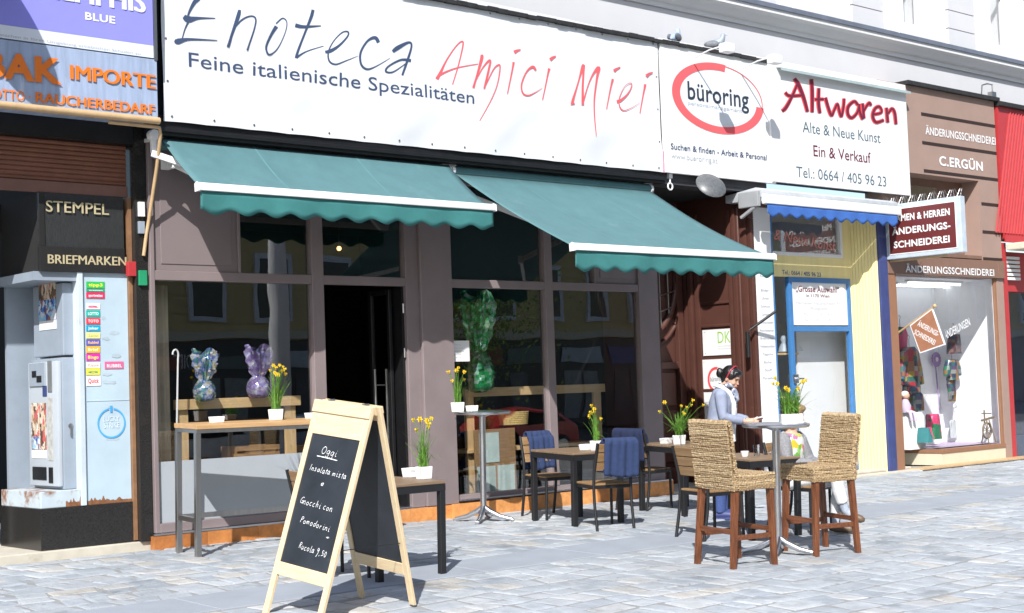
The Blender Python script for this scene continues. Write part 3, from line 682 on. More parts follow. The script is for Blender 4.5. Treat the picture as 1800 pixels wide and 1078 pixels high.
b = MB()
for i, s in enumerate(AW): stroke(b, s, fA, .001 + i * .0002, 6, 15, 3e-6)
b.build('letter_outline', m_redtext, t, fixn=False)
b = MB()
for i, s in enumerate(AW): stroke(b, s, fA, .006 + i * .0002, 6, 1, 3e-6)
b.build('brush_lettering', m_maroontext, t, fixn=False)
b = MB(); ftext(b, 'Alte & Neue Kunst', (1411.2, 232.3), 213.5, 1547, SA); ftext(b, 'Tel.: 0664 / 405 96 23', (1400.3, 311), 292.6, 1557.5, SA); b.build('lettering', mat('slate print', (.08, .13, .16), .5), t, fixn=False)
b = MB(); ftext(b, 'Ein & Verkauf', (1430.4, 274.5), 255.2, 1530.5, SA, .006); b.build('maroon_lettering', m_maroontext, t, fixn=False)
cx0, cz0 = W(1372, 116, -.45); cx1, cz1 = W(1600, 158, -.45)
b = MB(); b.verts([(cx0, -.455, cz0 - .02), (cx1, -.455, cz0 - .02), (cx1, -.2, cz0 + .03), (cx0, -.2, cz0 + .03)], [(0, 1, 2, 3)]); b.verts([(cx0, -.455, cz0 - .02), (cx1, -.455, cz0 - .02), (cx1, -.455, cz0 - .055), (cx0, -.455, cz0 - .055)], [(0, 1, 2, 3)])
b.build('metal_hood', mat('green grey hood', (.35, .43, .43), .5), t, solid=.004, fixn=False)

# ------------------------------------------------------------------ floodlights and pigeons on the ledge
for i, (hx_, hy_, ax_, ay_) in enumerate(((1280, 84, 1203, 78), (1364, 104, 1295, 98))):
    Yh = -.95; x, z = W(hx_, hy_, Yh); x2, z2 = W(ax_, ay_, -.36)
    t = thing('floodlight', ('white floodlight on a thin arm above the red ring', 'white floodlight on a thin arm above the seam beside the antiques sign')[i], 'floodlight', (x, Yh, z), group='sign floodlights')
    b = MB(); b.box(-.09, .09, -.04, .08, -.06, .055); b.build('housing', m_white, t, bevel=.02, smooth=40)
    b = MB(); b.box(-.07, .07, .08, .086, -.045, .04); b.build('lens', m_greymetal, t)
    b = MB(); b.tube([(.0, .07, .04), (0, .3, .03), (0, .55, -.02)], .010, 8); b.build('arm', m_whitealu, t)
for i, (px, py, rz, lab) in enumerate(((1187, 64, .4, 'plump grey pigeon perched on the felt edge above the banner end'), (1257, 76, -.9, 'dark grey pigeon perched by the first floodlight above the red ring'))):
    x, z = W(px, py, -.2)
    o = MB(); s_ = 1.15
    prof = [((-.15, 0, .05), .008), ((-.11, 0, .06), .025), ((-.05, 0, .075), .05), ((.02, 0, .09), .062), ((.06, 0, .115), .05), ((.085, 0, .155), .03), ((.09, 0, .185), .028), ((.098, 0, .205), .018)]
    o.tube([Vector(p) * s_ for p, r in prof], [r * s_ for p, r in prof], 14); o.cyl(Vector((.11, 0, .19)) * s_, Vector((.14, 0, .18)) * s_, .008, 6, .002)
    t = tag(o.build('pigeon', m_zinc if i == 0 else m_greymetal, smooth=80), lab, 'pigeon', 'pigeons on the ledge'); place(t, (x, -.2, z - .12), rz)
    w = MB()
    for s in (-1, 1): w.ball(Vector((-.03, s * .045, .085)) * s_, .075 * s_, 8, (1.25, .3, .55)); w.cyl(Vector((.01, s * .02, -.02)), Vector((.01, s * .02, .06)), .005, 6)
    w.build('wings', mat('pigeon wing', (.13, .14, .16), .6, var=.4, scale=20), t, smooth=60)

# ================================================================== tobacconist on the left
tob = thing('tobacco_shopfront', 'dark old tobacconist front with brown roller shutter and polished granite plinth', 'shopfront', (0, 0, 0))
b = MB(); b.box(-.075, .045, -.01, .30, .085, 3.93); b.build('pillar', m_granite, tob, bevel=.005)
b = MB(); b.box(.046, .056, .0, .05, .15, 3.79); b.build('joint_strip', m_black, tob)
sh = MB(); z = 3.36
while z < 3.74:
    sh.prism([(z, .0), (z + .013, -.012), (z + .030, -.012), (z + .042, 0), (z + .042, .012), (z, .012)], -9, -.10, lambda v: Vector((v.y, .10 + v.z, v.x))); z += .0425
sh.build('shutter', m_shutter, tob)
b = MB(); b.box(-9, -.10, .07, .115, 3.255, 3.359); b.build('shutter_bottom', mat('reddish brown bar', (.17, .085, .065), .5, var=.1), tob, bevel=.004)
b = MB(); b.box(-9, -.076, -.02, .28, 3.74, 3.93); b.build('shutter_box', m_black, tob)
stL, stT = W(67, 349, .07); stR = -.10
b = MB(); b.box(stL + .02, stR - .055, .101, .95, 2.555, 3.25); b.build('lintel_shade_core', m_void, tob)  # near-black colour stands in for shade on the lintel's left side
b = MB(); b.box(stL, stR - .05, .06, .10, 2.55, 3.254)
b.build('lintel_box', mat('black speckled panel', (.022, .023, .023), .55, var=.5, scale=70, stretch=(3, 1, .3)), tob, bevel=.004)
b = MB(); b.box(stL - .003, stR - .05, .050, .099, 2.551, W(68, 432, .06)[1]); b.box(stL - .003, stL + .05, .050, .0595, W(68, 432, .06)[1] + .001, 3.254); b.build('lintel_band', mat('dark fascia strip', (.022, .021, .021), .3), tob, bevel=.003)
b = MB(); ftext(b, 'STEMPEL', (80.6, 371.8), 352.5, 191, .045, 0); ftext(b, 'STEMPEL', (81.3, 371.9), 352.6, 191.7, .0435, 0); b.build('brass_lettering', m_gold, tob, fixn=False)
b = MB(); ftext(b, 'BRIEFMARKEN', (84, 463), 447.3, 221.5, .047, 0); ftext(b, 'BRIEFMARKEN', (85, 463.05), 447.35, 222.5, .0455, 0)
b.build('brass_lettering', m_gold, tob, fixn=False)
# pier with its stickered side, machine niche to the left
pL = W(72, 930, .07)[0]; pA, pB = W(140.5, 700, .062)[0], W(149.5, 700, .062)[0]
b = MB(); b.box(pL, -.10, .07, .95, .085, .452); b.build('granite_plinth', m_granite, tob, bevel=.004)
b = MB(); b.box(pL + .01, pA - .003, .085, .95, .453, .60); b.build('rusty_ledge', m_rust, tob, bevel=.006)
b = MB(); b.box(pB + .003, -.115, .085, .95, .453, 2.549)
for z in (1.38,): b.box(pB + .006, -.12, .081, .0845, z, z + .008)
b.build('side_panel', m_paleblue, tob, bevel=.003)
b = MB(); b.box(pA, pB, .062, .20, .454, 2.549); b.build('corner_post', mat('rusting pale post', (.50, .57, .62), .5, dirt=(.25, .13, .06), dirt_amt=.03, scale=5, stretch=(1, 1, .4)), tob, bevel=.004)
b = MB(); b.box(-.112, -.078, .05, .2, .10, 3.25); b.build('rusty_edge', mat('brown edge strip', (.23, .12, .06), .6, var=.2, scale=12), tob)
b = MB(); b.box(pL - .02, pA - .002, .09, .95, 2.47, 2.549); b.build('niche_soffit', m_greymetal, tob)
b = MB(); b.box(pL + .09, pB, .96, 1.0, .5, 2.5); b.box(pA, pB, .21, .95, .46, 2.5); b.build('niche_back', m_greymetal, tob)
b = MB()
for xx in (-1.12, -1.30): b.box(xx - .11, xx, 1.0, 1.1, .09, 3.2)
b.box(-9, -1.2, 2.2, 2.3, .1, 3.2); b.box(-9, -.1, .95, 2.3, 3.15, 3.25); b.build('dark_entrance', m_void, tob)
b = MB(); b.box(-1.115, -1.085, .97, .999, .09, 2.5); b.build('entrance_trim', m_steel, tob)
b = MB(); b.box(-3.0, -1.125, 1.02, 1.06, .09, 3.1); b.build('entrance_boards', grain('dark stained boards', (.03, .022, .017), (.06, .045, .033), 2, 3), tob)
b = MB(); b.box(-9, .045, .02, 2.3, -.05, .085)
stp = b.build('stone_step', m_stepstone, bevel=.01); tag(stp, 'pale stone step along the foot of the tobacconist', 'step')
rr_ = random.Random(4)
def rusty(name, xa, xb, zb, hmax, yf, par):
    b = MB(); n = 40; P = [(xa, zb)] + [(xa + (xb - xa) * i / n, zb + hmax * (.25 + .30 * (.5 + .5 * math.sin(i * .9 + zb * 40 + xa * 9)) * (.5 + .5 * math.sin(i * .37 + xa * 5)) + .06 * rr_.random())) for i in range(n + 1)] + [(xb, zb)]
    b.verts([(x_, yf, z_) for x_, z_ in P], [tuple(range(len(P)))]); b.build(name, mat('rust', (.20, .085, .035), .9, var=.4, scale=25), par, fixn=False)
rusty('rust_patch', pB + .005, -.116, .4535, .09, .0842, tob); rusty('rust_patch', pB + .005, -.33, .4535, .13, .0838, tob); rusty('rust_patch', pL + .24, pL + .42, .4535, .14, .0842, tob)
for i in range(9):                                        # scuffs and old glue on the panel
    xa, za = rr_.uniform(-.36, -.2), rr_.uniform(.6, 2.35); b = MB(); n = 12; w_, h_ = rr_.uniform(.02, .09), rr_.uniform(.006, .025)
    b.verts([(xa + w_ * math.cos(k * math.tau / n) * rr_.uniform(.6, 1), .0836 - i * .0003, za + h_ * math.sin(k * math.tau / n) * rr_.uniform(.5, 1)) for k in range(n)], [tuple(range(n))]); b.build('scuff', mat('old glue', (.37, .45, .50), .9), tob, fixn=False)
# vending machine: its front looks along the street to the left
Xm = W(113, 866, .16)[0]; yA = V(42, 860, Xm)[0]
t = thing('cigarette_machine', 'grey cigarette vending machine with picture panel set in the tobacconist niche', 'vending machine', (Xm, 0, .60))
mh = V(112, 628, Xm)[1] - .60; y0_, y1_ = .16, min(yA, .80); wd = y1_ - y0_
b = MB(); b.box(.0, .20, y0_, y1_, .003, mh); b.build('cabinet', m_greymetal, t, bevel=.012, smooth=30)
b = MB(); b.box(-.045, -.001, y0_ + .01, y1_ - .01, .03, mh - .03); b.build('front_door', mat('light machine front', (.42, .46, .50), .4, var=.04), t, bevel=.012, smooth=30)
fX = -.0455
yy = lambda a: y1_ - .01 - (wd - .02) * a                 # a: 0 at the far (photo left) edge, 1 at the near edge
def plate(a0, a1, c0, c1, th, name, m_, par=None): b = MB(); b.box(fX - th, fX, yy(a1), yy(a0), mh * c0, mh * c1); return b.build(name, m_, par or t, bevel=.002, seg=1)
plate(.08, .62, .79, .97, .012, 'coin_unit', m_greymetal); plate(.2, .34, .86, .91, .018, 'slot', m_black); plate(.36, .52, .82, .87, .018, 'slot', m_black)
plate(.70, .84, .74, .98, .006, 'keypad_strip', mat('keypad grey', (.16, .17, .17), .5)); plate(.52, .66, .71, .79, .006, 'blue_sticker', m_navyblue)
picmat = lambda k, sc: mat(k, (.5, .4, .3), .35)
def picture_mat(name, cols, sc, blur=.55, rnd=1., patch=False):
    M_ = bpy.data.materials.new(name); M_.use_nodes = True; nt = M_.node_tree; N, L = nt.nodes, nt.links; p = N['Principled BSDF']; p.inputs['Roughness'].default_value = .3
    tc = N.new('ShaderNodeTexCoord'); mp = N.new('ShaderNodeMapping'); mp.inputs['Scale'].default_value = sc; L.new(tc.outputs['Object'], mp.inputs[0])
    vo = N.new('ShaderNodeTexVoronoi'); vo.inputs['Scale'].default_value = 1; vo.inputs['Randomness'].default_value = rnd
    if patch: vo.distance = 'CHEBYCHEV'; blur = .05
    n_ = N.new('ShaderNodeTexNoise'); n_.inputs['Scale'].default_value = 1.7; n_.inputs['Detail'].default_value = 4; L.new(mp.outputs[0], n_.inputs['Vector'])
    va = N.new('ShaderNodeVectorMath'); va.operation = 'MULTIPLY_ADD'; L.new(n_.outputs['Color'], va.inputs[0]); va.inputs[1].default_value = (blur * 3,) * 3; L.new(mp.outputs[0], va.inputs[2])
    L.new(va.outputs[0], vo.inputs['Vector'])
    sp = N.new('ShaderNodeSeparateColor'); L.new(vo.outputs['Color'], sp.inputs[0]); rp = N.new('ShaderNodeValToRGB'); L.new(sp.outputs[0], rp.inputs[0]); rp.color_ramp.interpolation = 'CONSTANT'
    while len(rp.color_ramp.elements) < len(cols): rp.color_ramp.elements.new(.5)
    for i, (e, c) in enumerate(zip(rp.color_ramp.elements, cols)): e.position = i / len(cols); e.color = (*c, 1)
    L.new(rp.outputs[0], p.inputs['Base Color']); return M_
m_pic = picture_mat('advert picture', [(.30, .16, .08), (.55, .40, .28), (.08, .05, .04), (.62, .52, .40), (.60, .10, .12), (.16, .10, .06), (.70, .66, .58)], (30, 30, 17))
m_picb = picture_mat('advert picture lower', [(.08, .25, .60), (.60, .65, .72), (.05, .08, .30), (.25, .50, .70), (.30, .14, .10)], (26, 26, 22))
plate(.10, .62, .30, .66, .004, 'picture_panel', m_pic); plate(.10, .62, .235, .298, .0045, 'picture_strip', m_white); plate(.12, .40, .305, .40, .008, 'picture_inset', m_picb)
plate(.68, .84, .22, .70, .005, 'button_column', mat('button column', (.42, .42, .40), .5, var=.25, scale=30))
plate(.12, .60, .07, .17, .006, 'tray', m_black); plate(.68, .82, .05, .17, .006, 'return_cup', m_black)
b = MB(); b.cyl((.07, y0_ - .008, .48 * mh), (.07, y0_ + .002, .48 * mh), .022); b.bar((.07, y0_ - .012, .48 * mh), (.07, y0_ - .012, .40 * mh), .012); b.build('lock', m_steel, t)
# advert cabinet above it
Xc = Xm + .02; zc0 = .60 + mh + .02
t = thing('advert_cabinet', 'grey metal cabinet with picture poster above the cigarette machine', 'cabinet', (Xc, 0, zc0))
b = MB(); b.box(0, .18, .17, .80, 0, 2.46 - zc0); b.build('body', m_greymetal, t, bevel=.01)
b = MB(); b.box(-.005, -.001, .30, .66, .33 - .0, .95); b.build('poster', m_pic, t); b = MB(); b.box(-.009, -.0055, .30, .66, .33, .52); b.build('poster_foot', m_picb, t)
b = MB(); b.box(-.005, -.001, .30, .66, .245, .329); b.build('poster_caption', m_white, t)
# stickers on the pale side panel
cols = [('green', (.03, .42, .10), 'TIPP 3', 496, 527, 186), ('red', (.62, .03, .09), 'sportwetten', 529, 550, 186), ('white', (.8, .8, .8), 'P', 553, 558, 178), ('white', (.80, .78, .78), '@', 563, 576, 177), ('teal', (.0, .40, .34), 'LOTTO', 546, 557, 176)]
stk = [((.03, .45, .10), (.85, .75, .05), 'tipp3', 495, 507, 184), ((.02, .36, .16), (.8, .8, .8), 'wetten', 508, 513, 184), ((.66, .03, .10), (.8, .8, .8), 'sportwetten', 514, 525, 184), ((.80, .79, .79), (.7, .1, .2), 'a', 533, 544, 176), ((.0, .42, .33), (.85, .85, .8), 'LOTTO', 546, 557, 176),
       ((.70, .05, .08), (.85, .8, .8), 'TOTO', 559, 570, 176), ((.0, .36, .56), (.85, .85, .85), 'Joker', 572, 582, 176), ((.78, .74, .25), (.5, .5, .2), 'Zahlen', 585, 595, 176), ((.10, .10, .42), (.85, .5, .2), 'Rubbel', 597, 607, 176),
       ((.84, .42, .04), (.85, .8, .5), 'Brief', 609, 620, 176), ((.68, .03, .36), (.85, .7, .1), 'Bingo', 622, 634, 176), ((.80, .78, .74), (.7, .4, .3), 'Klasse', 637, 647, 176), ((.78, .66, .05), (.05, .3, .25), 'o', 648, 659, 176), ((.80, .78, .76), (.7, .05, .08), 'Quick', 661, 678, 177)]
for i, (c, tcq, tx, ya, yb, xr) in enumerate(stk):
    x0, z1 = W(151.5, ya, .08); x1, z0 = W(xr, yb, .08)
    cn = ('green', 'dark green', 'crimson', 'white', 'teal', 'red', 'blue', 'pale yellow', 'dark blue', 'orange', 'magenta', 'cream', 'yellow', 'white and red')[i]
    where = 'topmost in the sticker column' if i == 0 else ('lowest in the sticker column' if i == len(stk) - 1 else f'between the {("green", "dark green", "crimson", "white", "teal", "red", "blue", "pale yellow", "dark blue", "orange", "magenta", "cream", "yellow", "white and red")[i-1]} and {("green", "dark green", "crimson", "white", "teal", "red", "blue", "pale yellow", "dark blue", "orange", "magenta", "cream", "yellow", "white and red")[i+1]} stickers')
    b = MB(); b.box(x0, x1, .0785, .081, z0, z1)
    o = tag(b.build('sticker', mat('sticker %s' % cn, c, .4, var=.04)), f'{cn} lottery sticker on pale panel, {where}', 'sticker', 'stickers on the tobacconist panel')
    b = MB(); put_text(b, tx, (x0 + (x1 - x0) * .12, .0775, z0 + (z1 - z0) * .26), (1, 0, 0), (0, 0, 1), (x1 - x0) * .76, (z1 - z0) * .48, .03); b.build('lettering', mat('sticker ink %s' % cn, tcq, .5), o, fixn=False)
x0, z1 = W(184, 636, .08); x1, z0 = W(217, 648, .08)
b = MB(); b.box(x0, x1, .0785, .081, z0, z1); o = tag(b.build('sticker', mat('sticker pink', (.66, .12, .26), .4)), 'pink and white sticker alone right of the sticker column', 'sticker', 'stickers on the tobacconist panel')
b = MB(); put_text(b, 'RUBBEL', (x0 + .02, .0775, z0 + .012), (1, 0, 0), (0, 0, 1), (x1 - x0) * .8, .03, .03); b.build('lettering', m_white, o, fixn=False)
lx_, lz_ = W(196, 744, .081); rr = (W(221, 744, .081)[0] - W(171.5, 744, .081)[0]) / 2
b = MB(); ring(b, lx_, lz_, (rr, rr), (rr * .89, rr * .89), 100, 440, .0795); b.verts([(lx_ - .012, .0795, lz_ + rr * .7), (lx_ + .012, .0795, lz_ + rr * .7), (lx_ + .012, .0795, lz_ + rr * 1.15), (lx_ - .012, .0795, lz_ + rr * 1.15)], [(0, 1, 2, 3)])
o = tag(b.build('ring_decal', mat('sky blue print', (.06, .36, .74), .4), fixn=False), 'sky blue power ring decal with pale lettering on the pale panel', 'decal')
b = MB(); put_text(b, 'LUCKY', (lx_ - rr * .55, .0793, lz_ + rr * .12), (1, 0, 0), (0, 0, 1), rr * 1.1, rr * .34); put_text(b, 'STRIKE', (lx_ - rr * .55, .0793, lz_ - rr * .30), (1, 0, 0), (0, 0, 1), rr * 1.1, rr * .34); b.build('lettering', mat('pale blue print', (.62, .72, .80), .5), o, fixn=False)
# small boxes on the granite pillar
def small(name, label, cat, c0, c1, m_, Yf=-.012, d=.03):
    x0, z0 = W(*c0, Yf); x1, z1 = W(*c1, Yf); b = MB(); b.box(x0, x1, Yf - d, Yf, z0, z1); return tag(b.build(name, m_, bevel=.004), label, cat)
small('bell_box', 'small white bell box high on the black granite pillar', 'box', (242, 381), (252, 356), m_white)
small('label_plate', 'small grey plate below the white bell box', 'plate', (242, 411), (252, 390), m_greymetal)
small('green_plate', 'small green enamel number plate on the black pillar', 'plate', (243, 502), (256, 476), mat('green enamel', (.02, .26, .12), .35))
small('alarm_box', 'small red alarm box at the end of the gold lettering', 'alarm', (221, 486), (234, 461), m_red, .045, .06)
t = MB(); t.tube([(W(191, 213, -.44)[0], -.44, W(191, 215, -.44)[1]), (W(270, 222, -.44)[0], -.44, W(270, 223, -.44)[1]), (W(280, 224, -.43)[0], -.43, W(280, 225, -.43)[1]), (W(283, 234, -.42)[0], -.41, W(283, 236, -.42)[1]), (W(276, 292, -.3)[0], -.3, W(276, 292, -.3)[1]), (W(262, 385, -.06)[0], -.06, W(262, 385, -.06)[1]), (W(257, 412, -.03)[0], -.035, W(257, 412, -.03)[1]), (W(252, 450, -.03)[0], -.035, W(252, 450, -.03)[1])], .017, 10)
tag(t.build('drain_pipe', m_tan, smooth=60), 'thin tan pipe bending down from the orange lettered sign to the black pillar', 'pipe')

# metal sign with orange letters, and the cigarette hoarding above
SI = -.45
iR, iz0 = W(278, 215.5, SI); _, iz1 = W(281, 106, SI)
t = thing('smoking_supplies_sign', 'streaked blue grey metal sign with raised orange letters above the roller shutter', 'sign', (0, 0, 0))
b = MB(); b.box(-6, iR, SI, -.05, iz0 + .035, iz1); b.build('board', m_zinc, t, bevel=.004)
b = MB(); b.tube([(-6, SI - .02, iz0 + .01), (iR, SI - .02, iz0 + .01)], .032, 10); b.build('tan_gutter', m_tan, t, smooth=50)
def raised(mb, s, base, capy, right, Y, bold, th=.008):
    ftext(mb, s, base, capy, right, Y - th, bold)
b = MB(); raised(b, 'IMPORTE', (123.2, 138.6), 114.2, 271.6, SI - .002, 0); raised(b, 'IMPORTE', (124.6, 138.75), 114.35, 273, SI - .0035, 0); raised(b, 'IMPORTE', (126, 138.9), 114.5, 274.4, SI - .005, 0)
raised(b, 'RAUCHERBEDARF', (62.6, 179), 162, 271, SI - .002, .006); raised(b, 'RAUCHERBEDARF', (64.2, 179.2), 162.2, 272.6, SI - .0035, .006); raised(b, 'LOTTO ·', (-22, 171), 154, 54, SI - .002, .012)
raised(b, 'TABAK', (-130, 122), 74, 109, SI - .002, .045, .014); b.build('orange_lettering', m_orange, t, fixn=False)
mz0 = iz1 + .012; mR = W(270, 100, SI)[0]
t = thing('cigarette_hoarding', 'tall violet blue cigarette hoarding with white lettering above the orange lettered sign', 'hoarding', (0, 0, 0))
b = MB(); b.box(-5, mR, SI, -.08, mz0 + .115, 6.6); b.build('board', mat('violet print', (.26, .26, .74), .35, var=.02), t)
b = MB(); b.box(-5, mR, SI, -.08, mz0, mz0 + .113); b.build('warning_strip', mat('pale print strip', (.68, .72, .78), .4, var=.02), t)
b = MB(); b.box(mR + .003, mR + .035, SI - .01, -.08, mz0 - .02, 6.6); b.build('edge_frame', m_steel, t)
b = MB(); ftext(b, 'MEMPHIS', (70, -6), -42, 252, SI - .004, 0); ftext(b, 'MEMPHIS', (72, -5.75), -41.7, 254, SI - .0055, 0); ftext(b, 'MEMPHIS', (74, -5.5), -41.5, 256, SI - .007, 0); ftext(b, 'BLUE', (149.8, 34.5), 21.0, 202.6, SI - .004, .03); b.build('lettering', m_white, t, fixn=False)
b = MB(); ftext(b, 'und den Menschen in Ihrer Umgebung erheblichen Schaden zu', (-60, 55), 50.5, 246, SI - .004); b.build('warning_lettering', m_greytext, t, fixn=False)
t = thing('shadow_disc', 'unseen round disc added above the left shop to shade the signs below', 'sign', (-1.95, -.46, 5.15))  # out of view; added to throw the slanting shadow over the left signs
b = MB(); b.prism([(-.45 + .38 * math.cos(a), .0 + .38 * math.sin(a)) for a in [i * math.tau / 32 for i in range(32)]], -.05, .05, lambda v: Vector((v.y, v.x, v.z))); b.build('disc', m_red, t)
b = MB(); b.bar((0, .4, .2), (0, -.2, .2), .03); b.bar((0, .4, -.2), (0, -.2, -.2), .03); b.build('bracket', m_black, t)

# ================================================================== brown house entrance
XR = 8.44
ent = thing('house_entrance', 'brown panelled house entrance with arched grille window behind the waitress', 'doorway', (0, 0, 0))
b = MB(); b.box(6.922, 6.95, -.03, .94, 0, 3.79); b.build('left_jamb', m_brown, ent)
b = MB(); b.box(6.95, XR + .04, .95, 1.01, 0, 3.86)
b.build('back_wall', m_brown, ent)
ay, az = 1.285, 0
dz = MB()
dl, dr_ = 6.97, 8.40
for a, c, z0, z1 in ((dl, dl + .10, .03, 3.6), (dr_ - .12, dr_, .03, 3.6), (dl + .10, dr_ - .12, .03, .25), (dl + .10, dr_ - .12, 1.55, 1.64)): dz.box(a, c, .87, .945, z0, z1)
for a, c in ((dl + .16, 7.66), (7.74, dr_ - .18)): dz.box(a, c, .90, .946, .32, 1.0); dz.box(a, c, .90, .946, 1.06, 1.5)
dz.build('door_leaf', m_brown, ent, bevel=.012)
acx, acz, ar = 7.66, 2.80, .66
g_ = MB(); g_.verts([(acx + ar * .93 * math.cos(i * math.tau / 40),   .935, acz + ar * 1.22 * math.sin(i * math.tau / 40)) for i in range(40)], [tuple(range(40))]); g_.build('arched_pane', m_glass, ent, fixn=False)
b = MB(); b.tube([(acx + ar * math.cos(i * math.tau / 40),   .92, acz + ar * 1.25 * math.sin(i * math.tau / 40)) for i in range(40)], .045, 8, closed=True); b.tube([(acx + ar * 1.28 * math.cos(i * math.tau / 40),   .93, acz + ar * 1.5 * math.sin(i * math.tau / 40)) for i in range(40)], .03, 8, closed=True); b.build('arch_moulding', m_brown, ent, smooth=60)
b = MB()
for k in range(-3, 4): x = acx + k * .16; hh = 1.2 * math.sqrt(max(0, ar * ar - (k * .16) ** 2)); b.cyl((x, .905, acz - hh), (x, .905, acz + hh), .011, 6)
for k in (-.42, -.2, .2, .5): hw = math.sqrt(max(0, ar * ar - (k / 1.22) ** 2)); b.tube([(acx - hw + 2 * hw * i / 10, .895, acz + k - .10 * math.sin(math.pi * i / 10)) for i in range(11)], .010, 6)
b.build('iron_grille', m_steel, ent)
rv = MB(); rv.box(XR, XR + .04, -.24, .949, -.02, 3.84)
for y0, y1, d in ((.80, .86, .05), (.70, .77, .07), (.60, .68, .03), (.02, .09, .03), (-.08, -.01, .055), (-.24, -.12, .03)): rv.box(XR - d, XR - .0005, y0, y1, 0, 3.6)
for y, r_ in ((.83, .03), (.67, .02), (-.10, .03)): rv.cyl((XR - .01, y, 0), (XR - .01, y, 3.6), r_, 10)
for zc in (V(1265, 532, XR)[1], V(1265, 575, XR)[1] + .02, 1.25, .35): rv.box(XR - .022, XR - .0005, .095, .595, zc - .018, zc + .018)
rv.build('right_reveal', m_brown, ent, bevel=.006, smooth=40)
b = MB(); b.box(XR - .04, XR + .42, -.30, -.245, 3.45, 3.60); b.box(XR - .06, XR + .42, -.33, -.245, 3.60, 3.79); b.box(XR - .012, XR + .055, -.31, -.245, -.03, 3.45); b.build('pilaster', m_brown, ent, bevel=.012)
b = MB(); b.box(6.95, XR, .0, .949, 3.80, 3.84); b.build('soffit', m_void, ent)
b = MB(); b.box(6.95, XR, -.1, .949, -.05, .03); b.build('threshold', m_stepstone, ent)
def revsign(name, label, c0, c1):
    y0, z0 = V(*c0, XR); y1, z1 = V(*c1, XR); t = thing(name, label, 'sign', (XR, 0, 0)); b = MB(); b.box(-.012, -.0008, y1, y0, z0, z1); b.build('plate', m_white, t)
    b = MB()
    for y in (y0 - .04, y1 + .04):
        for z in (z0 + .03, z1 - .03): b.cyl((-.014, y, z), (-.012, y, z), .006, 6)
    b.build('screw', m_steel, t); return t, y0, y1, z0, z1
t, y0, y1, z0, z1 = revsign('door_sign', 'small white plate with green letters DK on the brown reveal', (1237.5, 626), (1291, 577))
b = MB(); hgt = z1 - z0; wy = y0 - y1; put_text(b, 'DK', (-.0125, y1 + wy * .52, z0 + hgt * .46), (0, -1, 0), (0, 0, 1), wy * .40, hgt * .44); b.build('green_lettering', mat('lime print', (.25, .50, .05), .5), t, fixn=False)
b = MB(); put_text(b, 'Immobilien', (-.0125, y1 + wy * .52, z0 + hgt * .32), (0, -1, 0), (0, 0, 1), wy * .40, hgt * .05); put_text(b, 'Hausverwaltung', (-.0125, y1 + wy * .52, z0 + hgt * .22), (0, -1, 0), (0, 0, 1), wy * .40, hgt * .05); b.build('lettering', m_greytext, t, fixn=False)
t, y0, y1, z0, z1 = revsign('door_sign', 'white plate with a small open red ring below the green letters, behind the waitress', (1239, 742), (1292, 630))
b = MB(); cy_, czr = (y0 + y1) / 2 + .04, z1 - .27; ry, rz_ = wy * .28, .17
def arc(mb, r0, r1, a0, a1, xo):
    P = []
    for i in range(41):
        a = R(a0 + (a1 - a0) * i / 40); P.append([mb.bm.verts.new((xo, cy_ - ry * r * math.cos(a), czr + rz_ * r * math.sin(a))) for r in (r0, r1)])
    for p_, q_ in zip(P, P[1:]): mb.bm.faces.new((p_[0], p_[1], q_[1], q_[0]))
arc(b, 1, .78, 80, 355, -.0125); arc(b, .97, .93, -5, 80, -.0125); b.build('red_ring', m_redtext, t, fixn=False)
b = MB(); put_text(b, 'büroring', (-.013, cy_ + ry * .7, czr - .02), (0, -1, 0), (0, 0, 1), ry * 1.4, .06); b.build('lettering', m_darktext, t, fixn=False)
b = MB()
for i in range(6): put_text(b, ('personalmanagement', 'Bürozeiten', 'Montag - Freitag', '9.00 - 17.00', 'Arbeit & Personal', 'www.bueroring.at')[i], (-.013, y0 - .05, czr - .30 - i * .07), (0, -1, 0), (0, 0, 1), wy * .7, .022)
b.build('grey_lettering', m_greytext, t, fixn=False)
# dish lamp and ring hook under the beam
x, z = W(1250, 326, -.5)
t = thing('dish_lamp', 'flat round grey lamp tilted under the beam over the entrance', 'lamp', (x, -.5, z)); q = Matrix.Rotation(R(52), 4, 'X') @ Matrix.Rotation(R(-16), 4, 'Y')
b = MB(); b.lathe([(.04, .05), (.10, .04), (.19, .01), (.20, -.005), (.185, -.012)], 28, q); b.build('shade', mat('grey enamel', (.10, .105, .11), .4, var=.3, scale=30), t, smooth=40); b = MB(); b.lathe([(.02, -.03), (.04, -.028), (.045, -.0125)], 14, q); b.build('knob', m_black, t)
b = MB(); b.bar((0, 0, .04), (0, .28, .10), .03); b.build('bracket', m_black, t)
x, z = W(1178, 328, -.28)
b = MB(); b.tube([(x + .042 * math.cos(a), -.28, z + .042 * math.sin(a)) for a in [i * math.tau / 20 for i in range(20)]], .011, 8, closed=True); b.cyl((x, -.28, z + .045), (x, -.28, z + .12), .012); b.box(x - .03, x + .03, -.30, -.262, z + .10, z + .16)
tag(b.build('ring_hook', m_whitealu, smooth=50), 'small white crank ring hanging beside the far awning roller', 'hook')

